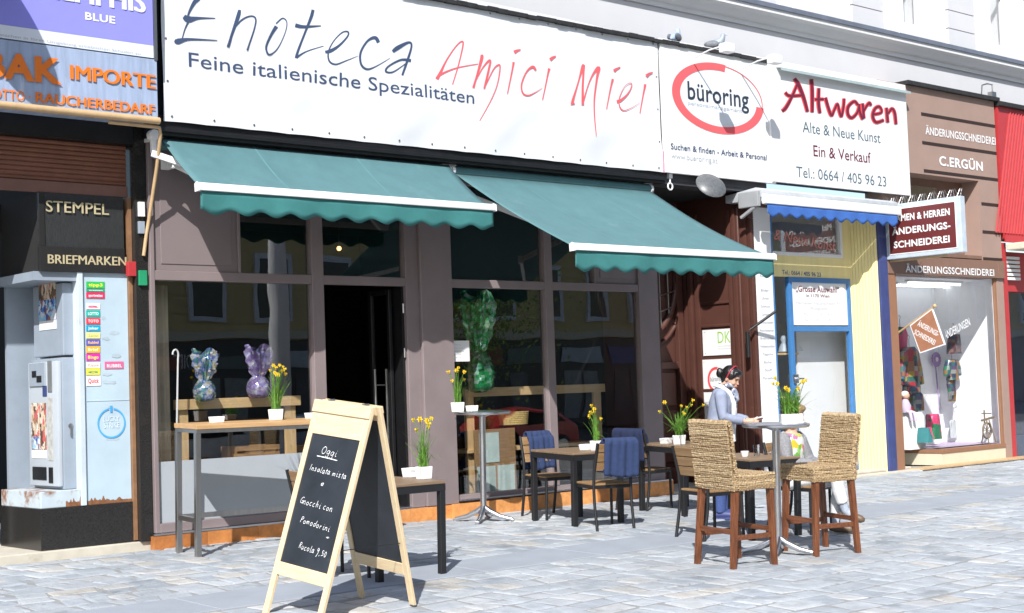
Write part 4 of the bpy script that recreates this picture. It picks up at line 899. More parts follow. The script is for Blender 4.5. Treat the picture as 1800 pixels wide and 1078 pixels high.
# white pilaster with the list of wares
x0 = XR + .06; x1 = W(1367, 700, -.3)[0]
t = thing('wares_board', 'tall narrow white board with a list of wares left of the yellow shop', 'board', (0, 0, 0))
b = MB(); b.box(x0, x1, -.305, .0, -.05, 3.78); b.build('board', m_white, t, bevel=.004)
b = MB(); b.box(x1 + .001, x1 + .05, -.29, .0, -.05, 3.70); b.build('blue_edge', m_blue, t)
b = MB(); wbw = x1 - x0
ys = [488, 513, 527, 541, 555, 569, 583, 597, 611, 625, 639, 653, 667]
for i, (s, yv) in enumerate(zip(('KUCHEN', 'Bilder', 'Uhren', 'Schmuck', 'Lampen', 'Antiquitäten', 'Ansichtskarten', 'Briefmarken', 'Verlassenschaften', 'Teppiche', 'Bücher', 'Stoff', 'Porzellan'), ys)):
    z = W(1350, yv, -.305)[1]; w_ = min(.86, .10 + .062 * len(s)) * wbw; put_text(b, 'KAUFE' if i == 0 else s, ((x0 + x1) / 2 - w_ / 2, -.307, z), (1, 0, 0), (0, 0, 1), w_, .040 if i == 0 else .032, .004)
b.build('lettering', mat('faded print', (.22, .24, .28), .6), t, fixn=False)

# ================================================================== yellow antiques shop
yel = thing('antiques_shopfront', 'yellow boarded shopfront with blue framed glass door under a blue valance', 'shopfront', (0, 0, 0))
ul, ur = x1 + .06, W(1472, 450, .0)[0]; uz0, uz1 = W(1478, 455, 0)[1], 3.68
dL, dR_ = W(1384, 520, 0)[0], W(1492, 520, 0)[0]; dT = 2.74
b = MB(); b.box(ul - .05, 10.95, -.02, .04, dT + .002, uz0); b.box(ur + .08, 10.95, -.02, .04, uz0, 3.75); b.build('yellow_band', m_yellowp, yel)
sp = MB(); n = 9; A_, B_ = Vector((10.95, -.0, 0)), Vector((W(1555.5, 670, -.33)[0] - .005, -.31, 0))
for i in range(n):
    p, q_ = A_.lerp(B_, i / n), A_.lerp(B_, (i + 1) / n - .004); nrm = Vector((-(B_ - A_).y, (B_ - A_).x, 0)).normalized() * -.02
    o = nrm * (1 + .25 * (i % 2))
    sp.verts([v + Vector((0, 0, zz)) for zz in (.0, 3.75) for v in (p, q_, q_ - o * 2, p - o * 2)], [(3, 2, 1, 0), (4, 5, 6, 7), (0, 1, 5, 4), (1, 2, 6, 5), (2, 3, 7, 6), (3, 0, 4, 7)])
sp.build('board_cladding', m_yellowp, yel, bevel=.004, seg=1)
b = MB()
for a, c, z0, z1 in ((ul, ur + .075, uz0 + .001, uz0 + .05), (ur + .02, ur + .075, uz0 + .05, uz1), (ul, ul + .05, uz0 + .05, uz1), (ul + .05, ur + .02, uz1 - .04, uz1)): b.box(a, c, -.045, .02, z0, z1)
b.build('upper_frame', m_white, yel, bevel=.004)
b = MB(); b.box(ul + .05, ur + .02, -.008, -.002, uz0 + .05, uz1 - .04); b.build('upper_pane', m_glass, yel)
b = MB(); xa, za = W(1361, 421, -.012); xb = W(1470, 430, -.012)[0]
put_text(b, '& Neue Kunst', (xa, -.012, za), (1, 0, -.085), (-.05, 0, 1), xb - xa, W(1361, 402, -.012)[1] - za, .0, .35); b.build('pink_lettering', m_pinktext, yel, fixn=False)
b = MB(); ftext(b, 'Tel.: 0664 / 405 96 23', (1375, 482), 474.6, 1443, -.0225, .012, drop=.02); b.build('blue_lettering', mat('blue print', (.03, .07, .22), .5), yel, fixn=False)
b = MB()
for a, c, z0, z1 in ((dL, dL + .07, .06, dT), (dR_ - .07, dR_, .06, dT), (dL + .07, dR_ - .07, dT - .07, dT), (dL + .07, dR_ - .07, 2.0, 2.07), (dL + .07, dR_ - .07, .06, .20)): b.box(a, c, -.035, .03, z0, z1)
d_ = b.build('door', m_blue, yel, bevel=.005)
b = MB(); b.box(dL + .07, dR_ - .07, -.006, .0, .20, dT - .07); b.build('pane', m_glass2, d_)
b = MB(); b.box(dL - .0, dL + .09, -.06, -.036, 1.30, 1.42); b.cyl((dL + .05, -.09, 1.36), (dL + .05, -.06, 1.36), .02); b.bar((dL + .05, -.09, 1.36), (dL + .16, -.09, 1.36), .02); b.build('handle', m_alu, d_, bevel=.002)
b = MB(); b.box(ul - .05, dL - .012, -.006, .0, .3, dT); b.build('side_pane', m_glass2, yel)
b = MB(); b.box(ul - .05, dL - .002, -.03, .03, .06, .3); b.build('side_base', m_blue, yel)
b = MB(); px0_, pz0 = W(1390.5, 571.5, -.008); px1_, pz1 = W(1487, 497, -.008); b.box(px0_, px1_, -.0145, -.0075, pz0, pz1); po_ = tag(b.build('poster', m_white), 'white poster on the blue framed door advertising a large choice', 'poster')
b = MB(); ftext(b, '„Grosse Auswahl“', (1398.8, 513), 502, 1475, -.016, .02); ftext(b, 'in 1170 Wien', (1417.7, 522.6), 517, 1458, -.016, .015); b.build('lettering', m_maroontext, po_, fixn=False)
b = MB()
for s, a, c, e, f_ in (('Hernalser Hauptstrasse 93', 1399.4, 535, 529.6, 1476.7), ('Öffnungszeiten', 1421, 545, 539.4, 1455.5), ('Mo - Fr  10.00 - 18.00', 1413.6, 555.4, 550, 1464), ('Sa  10.00 - 13.00', 1415, 565, 559.6, 1462)): ftext(b, s, (a, c), e, f_, -.016)
b.build('grey_lettering', m_greytext, po_, fixn=False)
bq0, bq1, bq2 = W(1555.5, 670, -.33)[0], W(1570.5, 670, -.33)[0], W(1584, 670, -.32)[0]; b = MB(); b.box(bq0, (bq0 + bq1) / 2 - .003, -.34, -.25, -.02, 3.72); b.box((bq0 + bq1) / 2 + .003, bq1, -.33, -.25, -.02, 3.72); b.build('blue_pilaster', m_navyblue, yel, bevel=.008)
b = MB(); b.box(ul - .1, 11.85, -.46, -.02, -.2, .02); b.box(ul - .1, 11.80, -.30, -.02, .021, .055); tag(b.build('door_step', m_stepstone, bevel=.012), 'cream stone step in front of the yellow shop and its blue door', 'step')
b = MB(); b.box(ul - .05, 11.4, .04, .06, 3.7, 3.8); b.box(ul - .4, 11.5, 2.0, 2.05, 0, 3.8); b.box(ul - .08, ul - .05, .05, 2.0, 0, 3.8); b.box(11.46, 11.5, .05, 2.0, 0, 3.8); b.box(ul, 11.46, .05, 2.0, 3.75, 3.8); b.box(ul, 11.46, .05, 2.0, .02, .05); b.build('shop_room', mat('pale room', (.72, .73, .73), .9, var=.05), yel)
b = MB(); b.box(dL + .52, 11.4, .28, .31, .06, 2.6); b.build('white_partition', m_white, yel)
b = MB(); zs = W(1430, 620, .35)[1]; b.box(ul, dL + .515, .25, .6, zs - .025, zs); b.box(ul, dL + .515, .25, .6, zs - .62, zs - .6); b.build('shelf', m_oak, yel)
for i, (px, py, rz, s_, lab, mt) in enumerate(((1378, 612, 0, 1.0, 'small grey figure on the shelf behind the side pane', m_greymetal), (1402, 612, 0, .9, 'white china figure on the shelf behind the blue door', m_white), (1424, 615, 0, .5, 'small white cone shaped ornament on the shelf behind the door', m_white))):
    x, _ = W(px, py, .33); o = MB(); o.lathe([(.05 * s_, 0), (.085 * s_, .02), (.06 * s_, .10 * s_), (.03 * s_, .15 * s_), (.05 * s_, .19 * s_), (.02 * s_, .24 * s_)], 14); ob = o.build('ornament', mt, smooth=60); tag(ob, lab, 'ornament'); place(ob, (x, .33, zs))
x, _ = W(1412, 615, .42); x2, z2 = W(1436, 577, .42)
t = thing('framed_picture', 'dark framed picture with silvery shapes leaning on the shop shelf', 'picture', (x, .42, zs)); b = MB(); b.box(0, x2 - x, 0, .03, 0, z2 - zs); b.build('frame', m_dkbrown, t, bevel=.01); b = MB(); b.box(.05, x2 - x - .05, -.003, -.0005, .05, z2 - zs - .05); b.build('image', picture_mat('dark engraving', [(.03, .025, .02), (.25, .23, .2), (.06, .05, .04), (.12, .08, .06)], (9, 9, 9)), t)
# blue retracted awning
cx0, cz0 = W(1337, 348, -.62); cx1, cz1 = W(1581, 372, -.62)
t = thing('blue_awning', 'retracted awning with white casing and short scalloped blue valance over the yellow shop', 'awning', (0, 0, 0))
zc_ = (cz0 + cz1) / 2
b = MB(); b.prism([(-.36, zc_ + .12), (-.30, zc_ + .15), (.20, zc_ + .10), (.20, zc_ + .0), (-.30, zc_ - .02), (-.36, zc_ + .02)], cx0, cx1, lambda v: Vector((v.y, v.x - .24, v.z))); b.build('casing', mat('grey white casing', (.46, .48, .50), .4), t, bevel=.01, smooth=40)
b = MB(); b.prism([(-.40, zc_ + .045), (-.36, zc_ + .06), (-.34, zc_ - .02), (-.36, zc_ - .075), (-.40, zc_ - .06)], cx0 + .02, cx1 - .02, lambda v: Vector((v.y, v.x - .27, v.z))); b.build('front_bar', m_whitealu, t, bevel=.006, smooth=40)
vx0, vx1 = W(1350, 370, -.66)[0], W(1579, 388, -.66)[0]
b = MB(); b.grid(lambda u, v: Vector((vx0 + (vx1 - vx0) * u, -.652 + .008 * math.sin(u * 50) * v, zc_ - .06 - v * (.125 + .05 * (.5 - .5 * math.cos(2 * math.pi * u * 12))))), 120, 4); b.build('valance', m_bluecanvas, t, smooth=60, solid=.0025, fixn=False)
b = MB(); b.box(cx0 - .06, cx0 - .002, -.62, -.30, zc_ - .10, zc_ + .10); b.bar((cx0 - .03, -.55, zc_ - .1), (cx0 - .03, -.31, zc_ - .22), .04); b.build('end_bracket', mat('grey bracket', (.3, .31, .32), .4), t, bevel=.01)
x, z0 = W(1322, 580, -.36); x2, z2 = W(1341, 552, -.36)
b = MB(); b.cyl((x, -.32, z0), (x2 + .02, -.55, z2 + .02), .018, 8); b.cyl((x - .02, -.30, z0 - .02), (x - .02, -.30, z0 - .35), .03, 8); tag(b.build('flag_holder', m_black, smooth=50), 'dark iron rod sticking out from the brown pilaster beside the white board', 'rod')

# ================================================================== tailor's shop
YT = -.30
tai = thing('tailor_shopfront', 'taupe rendered tailor shopfront with grooves and a large corner display window', 'shopfront', (0, 0, 0))
xl = bq1 + .005; xr = 14.55; ofL, ofR = W(1580, 312, YT)[0], W(1720, 318, YT)[0]; ofB, ofT = W(1722, 452, YT)[1], W(1650, 312, YT)[1] + .02
wR = W(1760, 640, YT)[0]; hz0, hz1 = W(1740, 489, YT)[1], W(1740, 462, YT)[1]
xc = W(1656, 791, YT)[0]; sz = W(1656, 790, YT)[1]
b = MB()
b.box(xl, xr, YT, 0, ofT, 5.60); b.box(ofR, xr, YT, 0, hz1 + .03, ofT); b.box(xl, ofL, YT, 0, hz1 + .03, ofT)
b.box(wR, xr, YT, YT + .049, .0, hz1 + .03)
b.build('wall', m_taupe, tai)
b = MB(); b.box(xl, wR - .0005, YT - .035, -.001, hz0, hz1 + .029); b.box(wR, xr, YT - .04, YT - .0005, hz0, hz1 + .029); b.build('name_band', mat('brown band paint', (.21, .12, .085), .55, var=.06), tai, bevel=.005)
b = MB(); b.box(ofL, ofR, .0, .03, ofB, ofT); b.box(ofL + .0005, ofR - .0005, YT + .01, -.001, ofB - .03, ofB + .02); b.build('upper_recess', mat('brown recess paint', (.20, .115, .08), .6), tai)
b = MB(); b.box(ofL + .1, ofR - .75, -.03, -.002, ofB + .25, ofT - .12); b.build('upper_pane', m_glass, tai)
for (xa, ya), (xb, yb) in (((1619, 201), (1750, 222)), ((1621, 252), (1753, 269)), ((1624, 302), (1755, 315)), ((1725, 358), (1758, 362)), ((1727, 407), (1760, 411)), ((1728, 454), (1762, 458))):
    a0, z0 = W(xa, ya, YT); a1, z1 = W(xb, yb, YT); zm = (z0 + z1) / 2; grv = MB(); grv.box(a0, xr + .001, YT - .004, YT - .0005, zm - .024, zm + .024); grv.build('groove', m_dkbrown, tai)
b = MB(); ftext(b, 'ÄNDERUNGSSCHNEIDEREI', (1627, 236.2), 222.4, 1749.5, YT - .006, .02); b.build('white_lettering', m_white, tai, fixn=False)
b = MB(); ftext(b, 'C.ERGÜN', (1651.4, 291), 274, 1727.5, YT - .006, .03); b.build('white_lettering', m_white, tai, fixn=False)
b = MB(); ftext(b, 'ÄNDERUNGSSCHNEIDEREI', (1592, 478.6), 466, 1747.5, YT - .044, .02); b.build('white_lettering', m_white, tai, fixn=False)
b = MB(); b.box(12.1, 14.62, -.37, -.0, 5.601, 5.66); b.build('roof_edge', m_flash, tai)
b = MB(); b.tube([(14.2, -.3, 5.66), (14.2, -.32, 5.82), (14.35, -.32, 5.86), (14.5, -.32, 5.86), (14.5, -.32, 5.66)], .012, 6); b.box(14.42, 14.54, -.36, -.28, 5.66, 5.74); b.build('cable_loop', m_steel, tai)
b = MB(); b.box(xl, bq2, YT - .02, -.0, -.0, hz0 - .001); b.box(wR - .06, wR - .001, YT + .012, YT + .049, sz, hz0 - .001); b.box(xc - .02, wR - .001, YT - .01, -.0, sz - .06, sz); b.box(xc - .02, xc + .02, -.001, .95, sz - .06, sz); b.build('window_frame', mat('orange brown frame', (.27, .135, .075), .5, var=.08), tai, bevel=.005)
b = MB(); b.box(xc + .0, wR - .06, YT + .05, YT + .056, sz + .001, hz0 - .002); b.build('front_pane', m_glass2, tai)
b = MB(); b.box(xc, xc + .006, YT + .057, .95, sz + .001, hz0 - .002); b.build('return_pane', m_glass2, tai)
b = MB(); b.box(xc - .01, wR - .001, YT + .005, -.0, .02, sz - .061); b.box(xc - .01, xc + .01, -.001, .95, .02, sz - .061); b.build('base_panel', m_creamy, tai)
b = MB(); b.box(11.76, 15.2, -.50, -.27, -.2, .005); b.build('plinth', mat('speckled white stone', (.62, .60, .57), .8, var=.15, scale=8, dirt=(.2, .2, .2), dirt_amt=-.05), tai, bevel=.008); b = MB(); b.box(11.76, 14.9, -.53, -.27, .006, .03); b.build('plinth_ledge', m_tan, tai, bevel=.004)
b = MB(); b.box(11.9, 14.70, 1.0, 1.05, 0, 3.0); b.box(14.66, 14.70, YT + .07, .999, 0, 3.0); b.box(wR - .05, 14.659, YT + .058, YT + .066, 0, hz0); b.box(11.9, 14.65, .021, .999, hz0 + .001, hz0 + .04); b.box(wR + .001, 14.65, YT + .07, .02, hz0 + .001, hz0 + .04); b.box(xc + .02, wR, .001, .999, sz - .06, sz - .02); b.build('display_room', mat('white display room', (.86, .87, .89), .8, var=.03), tai)
b = MB(); b.box(11.9, 12.7, .96, .999, .0, 3.0); b.build('dark_backcloth', mat('dark green cloth', (.04, .06, .055), .9), tai)
b = MB(); b.box(xc + .03, wR - .1, -.2, .98, sz - .018, sz); b.box(wR - .1, 14.65, -.2, .98, sz - .018, sz); b.build('display_floor', mat('lilac cloth', (.45, .36, .48), .9), tai)
b = MB(); xa, za = W(1662, 597, YT + .045); xb, zb = W(1706, 572, YT + .045); dd = Vector((xb - xa, 0, zb - za)); put_text(b, 'ÄNDERUNGEN', (xa, YT + .045, za), dd, (-dd.z, 0, dd.x), dd.length, .12, .01); b.build('window_lettering', m_white, tai, fixn=False)
b = MB(); b.box(12.95, wR - .15, .75, .80, sz + .001, sz + .78); b.build('white_screen', m_white, tai)
mtube = bpy.data.materials.new('fluorescent tube'); mtube.use_nodes = True; pq = mtube.node_tree.nodes['Principled BSDF']; pq.inputs['Emission Color'].default_value = (.93, .97, 1, 1); pq.inputs['Emission Strength'].default_value = 3
for xa, ya in ((12.9, .35), (13.2, .75)):
    t = thing('fluorescent_lamp', ('white fluorescent tube under the display ceiling nearest the pane', 'white fluorescent tube deeper under the display ceiling')[ya > .5], 'lamp', (xa, ya, hz0 - .03), group='display window tubes')
    b = MB(); b.box(0, 1.5, -.04, .04, -.0, .028); b.build('fitting', m_white, t); b = MB(); b.cyl((.03, 0, -.022), (1.47, 0, -.022), .016, 10); b.build('tube', mtube, t, smooth=60)
m_patch = picture_mat('patchwork cloth', [(.34, .03, .04), (.38, .27, .04), (.03, .12, .10), (.30, .28, .24), (.05, .04, .06), (.28, .13, .06), (.05, .12, .19), (.36, .07, .10)], (11, 11, 13), rnd=.25, patch=True)
m_patch2 = picture_mat('mixed patchwork cloth', [(.03, .13, .12), (.28, .14, .05), (.24, .25, .24), (.04, .05, .10), (.03, .19, .11), (.10, .07, .14)], (16, 16, 16), rnd=.25, patch=True)
m_plaid = picture_mat('plaid cloth', [(.10, .04, .05), (.04, .05, .08), (.16, .10, .08), (.05, .04, .05)], (20, 20, 20), rnd=.25, patch=True)
m_mosaic = picture_mat('red and green patches', [(.60, .03, .12), (.02, .16, .08), (.55, .05, .14)], (6, 6, 5))
def garment(name, label, cat, px, pyt, pyb, Yg, prof, m_, depth=.10, sleeves=None, hanger=True):
    x, zt = W(px, pyt, Yg); _, zb = W(px, pyb, Yg); H = zt - zb
    t = thing(name, label, cat, (x, Yg, zb)); b = MB()
    rings = []
    for hh, w in prof:
        rings.append([b.bm.verts.new((w * H * math.cos(a), depth * (.5 + w) * math.sin(a) + .012 * math.sin(a * 6 + hh * 9), hh * H)) for a in [i * math.tau / 28 for i in range(28)]])
    for A, B in zip(rings, rings[1:]):
        for j in range(28): b.bm.faces.new((A[j], A[(j + 1) % 28], B[(j + 1) % 28], B[j]))
    b.bm.faces.new(rings[-1]); b.bm.faces.new(list(reversed(rings[0])))
    b.build('cloth', m_, t, smooth=70)
    if sleeves:
        for s in (-1, 1):
            b = MB(); b.tube([(s * H * a, 0, c * H) for a, c in sleeves], [.065, .06, .055, .05][:len(sleeves)], 10); b.build('sleeve', m_, t, smooth=70)
    if hanger:
        b = MB(); b.cyl((0, 0, H - .01), (0, 0, H + .12), .006, 6); b.tube([(0, 0, H + .12), (.03, 0, H + .15), (0, 0, H + .18), (-.02, 0, H + .17)], .005, 6); b.build('hanger', m_steel, t)
    return t
garment('patchwork_coat', 'colourful patchwork coat on a stand at the left of the tailor window', 'coat', 1598, 610, 712, .35, [(0, .22), (.3, .20), (.55, .15), (.8, .18), (.93, .17), (1, .06)], m_patch, .16, [(.16, .9), (.25, .6), (.30, .35)])
garment('patchwork_skirt', 'colourful patchwork skirt below the patchwork coat in the window', 'skirt', 1600, 708, 755, .25, [(0, .34), (.5, .28), (1, .2)], m_patch, .14, hanger=False)
garment('patchwork_jacket', 'small green patchwork jacket hanging in the middle of the tailor window', 'jacket', 1673, 632, 668, .55, [(0, .36), (.4, .30), (.8, .32), (.95, .26), (1, .08)], m_patch2, .10, [(.26, .9), (.46, .5), (.5, .2)])
garment('patchwork_trousers', 'patchwork trousers hanging under the small green jacket', 'trousers', 1672, 668, 706, .58, [(0, .14), (.4, .20), (.8, .24), (1, .26)], m_patch2, .08, hanger=False)
garment('plaid_skirt', 'dark plaid skirt hanging high beside the flag sign', 'skirt', 1676, 588, 622, .5, [(0, .55), (.5, .5), (.9, .42), (1, .4)], m_plaid, .08)
garment('mosaic_dress', 'red and green dress on a block low in the tailor window', 'dress', 1639, 728, 772, .1, [(0, .42), (.5, .33), (.9, .28), (1, .2)], m_mosaic, .12, hanger=False)
garment('patchwork_vest', 'small bright patchwork vest at the foot of the patchwork coat', 'vest', 1612, 690, 722, .15, [(0, .36), (.4, .32), (.85, .34), (1, .12)], m_patch2, .10, hanger=False)
garment('teal_skirt', 'short teal skirt folded beside the red and green dress', 'skirt', 1622, 752, 778, .0, [(0, .5), (.5, .4), (1, .25)], mat('teal cloth', (.03, .16, .17), .9), .14, hanger=False)
garment('red_shawl', 'red patterned shawl hanging behind the patchwork coat', 'shawl', 1582, 575, 640, .55, [(0, .18), (.4, .26), (.8, .3), (1, .22)], m_mosaic, .06)
garment('violet_scarf', 'violet scarf hanging at the right of the small jacket', 'scarf', 1712, 640, 700, .6, [(0, .08), (.5, .11), (1, .09)], mat('violet cloth', (.20, .10, .26), .9), .03)
garment('grey_blouse', 'small pale grey blouse pinned to the white screen', 'blouse', 1674, 738, 770, .72, [(0, .32), (.5, .28), (.9, .26), (1, .1)], mat('pale grey cloth', (.42, .45, .46), .9), .03, hanger=False)
garment('grey_dress', 'narrow pale grey dress pinned to the white screen', 'dress', 1702, 735, 765, .72, [(0, .22), (.5, .14), (.9, .2), (1, .1)], mat('pale grey cloth', (0, 0, 0)), .03, hanger=False)
x, z = W(1604, 780, .2)
b = MB(); b.box(x - .28, x + .12, .05, .4, sz + .001, sz + .55); tag(b.build('white_plinth', m_white, bevel=.004), 'white display block under the patchwork skirt', 'block')
dx, dz_ = W(1594, 745, .1)
t = thing('rag_doll', 'seated pale rag doll in lilac cloth in front of the patchwork skirt', 'doll', (dx, .1, sz + .55)); b = MB(); b.tube([(0, 0, .0), (0, 0, .1), (0, .01, .2)], [.06, .075, .04], 12); b.tube([(-.03, -.03, .02), (-.05, -.1, -.0), (-.05, -.12, -.12)], .025, 8); b.tube([(.03, -.03, .02), (.05, -.1, -.0), (.05, -.12, -.12)], .025, 8); b.build('body', mat('lilac doll cloth', (.48, .40, .52), .9), t, smooth=60); b = MB(); b.ball((0, -.005, .25), .058, 8); b.build('head', m_skin, t, smooth=60); b = MB(); b.ball((0, .008, .27), .066, 8, (1, .9, .8)); b.build('hair', m_white, t, smooth=60)
for i, (px, py, r_, lab) in enumerate(((1646, 632, .11, 'round lilac paper flower at the left of the small jacket'), (1734, 665, .08, 'violet paper flower right of the small jacket'), (1722, 632, .06, 'small pale violet paper flower high at the right'))):
    x, z = W(px, py, .93); t = thing('paper_flower', lab, 'paper flower', (x, .93, z), group='paper flowers in the tailor window'); b = MB(); mt = mat('lilac paper', (.34, .22, .44), .8)
    b.prism([(r_ * (1 + .12 * (j % 2)) * math.cos(j * math.tau / 28), r_ * (1 + .12 * (j % 2)) * math.sin(j * math.tau / 28)) for j in range(28)], -.01, .01); b.build('bloom', mt, t); b = MB(); b.tube([(0, .02, -r_), (.03, .02, -r_ - .4), (0, .02, sz - z)], .012, 6); b.build('stem', mt, t); b = MB(); b.ball((0, -.012, 0), r_ * .35, 6, (1, .3, 1)); b.build('centre', m_white, t)
x, z = W(1736, 779, -.05)
t = thing('spinning_wheel', 'small wooden spinning wheel at the right end of the tailor window', 'spinning wheel', (x, -.05, sz)); mw = mat('old spinning wood', (.20, .15, .09), .6)
H = .42; b = MB(); b.tube([(.12 * math.cos(a), 0, .2 + .12 * math.sin(a)) for a in [i * math.tau / 28 for i in range(28)]], .014, 8, closed=True)
for k in range(5): a = k * math.pi / 5; b.cyl((.12 * math.cos(a), 0, .2 + .12 * math.sin(a)), (-.12 * math.cos(a), 0, .2 - .12 * math.sin(a)), .006, 6)
b.build('wheel', mw, t, smooth=60)
b = MB()
for sx, sy in ((-.1, -.08), (.12, -.08), (0, .1)): b.cyl((sx, sy, 0), (sx * .3, sy * .3, .36), .012, 6)
b.bar((-.14, 0, .36), (.22, 0, .40), .03); b.cyl((-.05, 0, .36), (-.05, 0, .52), .012); b.bar((-.12, 0, .47), (.14, 0, .46), .018); b.build('stand', mw, t, smooth=50)

# projecting box sign: faces along the street
XD = 11.40
yF, yN = YT - .03, V(1690, 400, XD)[0]
zT, zB = (V(1690, 338, XD)[1] + V(1560, 364, XD)[1]) / 2 - .01, (V(1690, 443, XD)[1] + V(1560, 457, XD)[1]) / 2
t = thing('projecting_box_sign', 'maroon box sign with white capitals sticking out between blue valance and tailor', 'sign', (XD, 0, 0))
b = MB(); b.box(.0, .12, yN, yF, zB, zT); b.build('case', mat('white sign case', (.46, .52, .58), .4), t, bevel=.01)
b = MB(); b.box(-.004, -.0005, yN + .07, yF - .05, zB + .06, zT - .06); b.build('white_border', m_white, t)
b = MB(); b.box(-.007, -.0045, yN + .085, yF - .065, zB + .075, zT - .075); b.build('maroon_face', mat('maroon face', (.125, .022, .022), .35, var=.04), t)
hS = zT - zB - .15; wS = yF - yN - .15; b = MB()
for s, w_, k in (('DAMEN & HERREN', .90, .72), ('ÄNDERUNGS-', .90, .42), ('SCHNEIDEREI', .86, .12)): put_text(b, s, (-.0085, yF - .065 - wS * (1 - w_) / 2 * .9, zB + .075 + hS * k), (0, -1, 0), (0, 0, 1), wS * w_ * .98, hS * .155, .03)
b.build('lettering', m_white, t, fixn=False)
b = MB()
for i in range(46): y = yN + .02 + (yF - yN - .04) * i / 45; b.cyl((.08, y, zT), (.08 + (.06 if i % 2 else -.05), y + .02 * (i % 3 - 1), zT + .11), .0035, 4)
b.build('bird_spikes', m_steel, t)
b = MB(); b.bar((.08, yN + .3, zB - .02), (.08, YT, zB - .02), .03); b.bar((.08, yF, zT - .1), (.08, YT + .02, zT - .1), .04); b.build('bracket', m_tan, t)
# flag shaped sign on a slanting pole
XF = 11.93
P = [V(x, y, XF) for x, y in ((1600, 572), (1639.5, 542), (1662, 606), (1618, 621.5))]; pb_, pt_ = V(1567, 594, XF), V(1639, 542, XF)
t = thing('flag_sign', 'brown flag shaped sign with white capitals on a slanting pole before the tailor window', 'sign', (XF, 0, 0))
b = MB(); b.cyl((0, pb_[0], pb_[1]), (0, pt_[0] - .03, pt_[1] + .02), .016, 8); b.ball((0, pt_[0] - .04, pt_[1] + .03), .03, 6); b.build('pole', m_tan, t, smooth=50)
def inset(P, k): c = (sum(p[0] for p in P) / 4, sum(p[1] for p in P) / 4); return [(c[0] + (p[0] - c[0]) * k, c[1] + (p[1] - c[1]) * k) for p in P]
b = MB(); b.prism(P, -.012, .012, lambda v: Vector((v.y, v.x, v.z))); b.build('white_edge', m_white, t)
b = MB(); b.prism(inset(P, .93), -.0145, -.0125, lambda v: Vector((v.y, v.x, v.z))); b.build('face', mat('terracotta face', (.33, .15, .085), .5), t)
xd = Vector((0, P[1][0] - P[0][0], P[1][1] - P[0][1])); dn = Vector((0, P[3][0] - P[0][0], P[3][1] - P[0][1])); O0 = Vector((0, *P[0])); b = MB()
diag = (Vector((0, *P[2])) - Vector((0, *P[0]))).normalized(); upv = Vector((0, -diag.z, diag.y)); upv = upv if upv.z > 0 else -upv; cen = sum((Vector((0, *p)) for p in P), Vector()) / 4; L_ = (Vector((0, *P[2])) - Vector((0, *P[0]))).length
for s, k in (('ÄNDERUNGS-', .03), ('SCHNEIDEREI', -.105)): put_text(b, s, cen - diag * L_ * .29 + upv * k + Vector((-.0155, 0, 0)), diag, upv, L_ * .58, .075, .015)
b.build('lettering', m_white, t, fixn=False)

# ================================================================== red shop at the right edge
red = thing('red_shopfront', 'red shopfront with ribbed red fascia at the far right', 'shopfront', (0, 0, 0))
rz0, rz1 = 3.44, 5.53
b = MB(); b.box(14.60, 20, -.33, -.0, rz0, rz1); b.build('fascia', m_red, red)
b = MB()
for i in range(70):
    x = 14.62 + i * .085; b.bar((x + .35, -.335, rz1 - .06), (x - .25, -.335, rz0 + .08), .03, .022)
b.build('ribs', mat('red ribs', (.48, .06, .065), .4, var=.05), red)
b = MB(); b.box(14.58, 20, -.40, -.0, 5.535, 5.60); b.build('roof_edge', m_flash, red); b = MB(); b.box(14.60, 20, -.36, -.334, rz0 - .06, rz0 + .05); b.build('lower_rail', m_red, red)
b = MB(); b.box(14.62, 20, -.9, -.34, 3.25, 3.36); b.build('awning_casing', mat('cream casing', (.6, .57, .45), .5), red, bevel=.02)
b = MB(); b.box(14.56, 14.72, -.28, -.236, -.05, rz0 - .061); b.box(14.72, 20, -.2, .1, 2.62, 3.25); b.build('red_frame', m_red, red, bevel=.005)
b = MB(); vx0, vz0 = W(1768, 492, -.25); vx1, vz1 = W(1791, 450, -.25)
for i in range(6): z = vz0 + (vz1 - vz0) * i / 6; b.box(vx0, vx1, -.26, -.21, z, z + (vz1 - vz0) / 9)
b.build('vent', m_whitealu, red)
b = MB(); b.box(14.72, 14.80, -.16, .0, .35, 2.61); b.build('window_frame', m_greymetal, red); b = MB(); b.box(14.80, 20, -.1, -.09, .35, 2.61); b.build('window_pane', m_glass, red)
b = MB(); b.box(14.71, 20, -.24, -.0, -.1, .34); b.build('base', mat('blue grey base', (.09, .11, .15), .6), red)
b = MB(); b.box(14.71, 20, 1.2, 1.25, 0, 3.2); b.box(14.705, 14.715, -.235, 1.2, 0, 3.2); b.build('dark_room', mat('dim blue room', (.05, .06, .10), .8), red)

# ================================================================== street furniture
# ---- high counter table by the left window
t = thing('high_counter_table', 'long honey wood counter table on steel legs before the left window', 'table', on(.985, -.665), R(-6), tilt=True)
b = MB(); b.box(-.925, .95, -.245, .245, 1.125, 1.168); b.build('tabletop', m_counter, t, bevel=.004)
for sx in (-.90, .90):
    for sy in (-.212, .212): b = MB(); b.box(sx - .025, sx + .025, sy - .025, sy + .025, .0, 1.09); b.build('leg', m_steel, t, bevel=.004)
b = MB(); b.box(-.92, .93, -.24, -.20, 1.091, 1.124); b.box(-.92, .93, .20, .24, 1.091, 1.124)
for sx in (-.90, .90): b.box(sx - .02, sx + .02, -.186, .186, .30, .345); b.box(sx - .02, sx + .02, -.199, .199, 1.091, 1.124)
b.box(-.874, .874, .198, .226, .30, .345); b.build('rail', m_steel, t, bevel=.003)

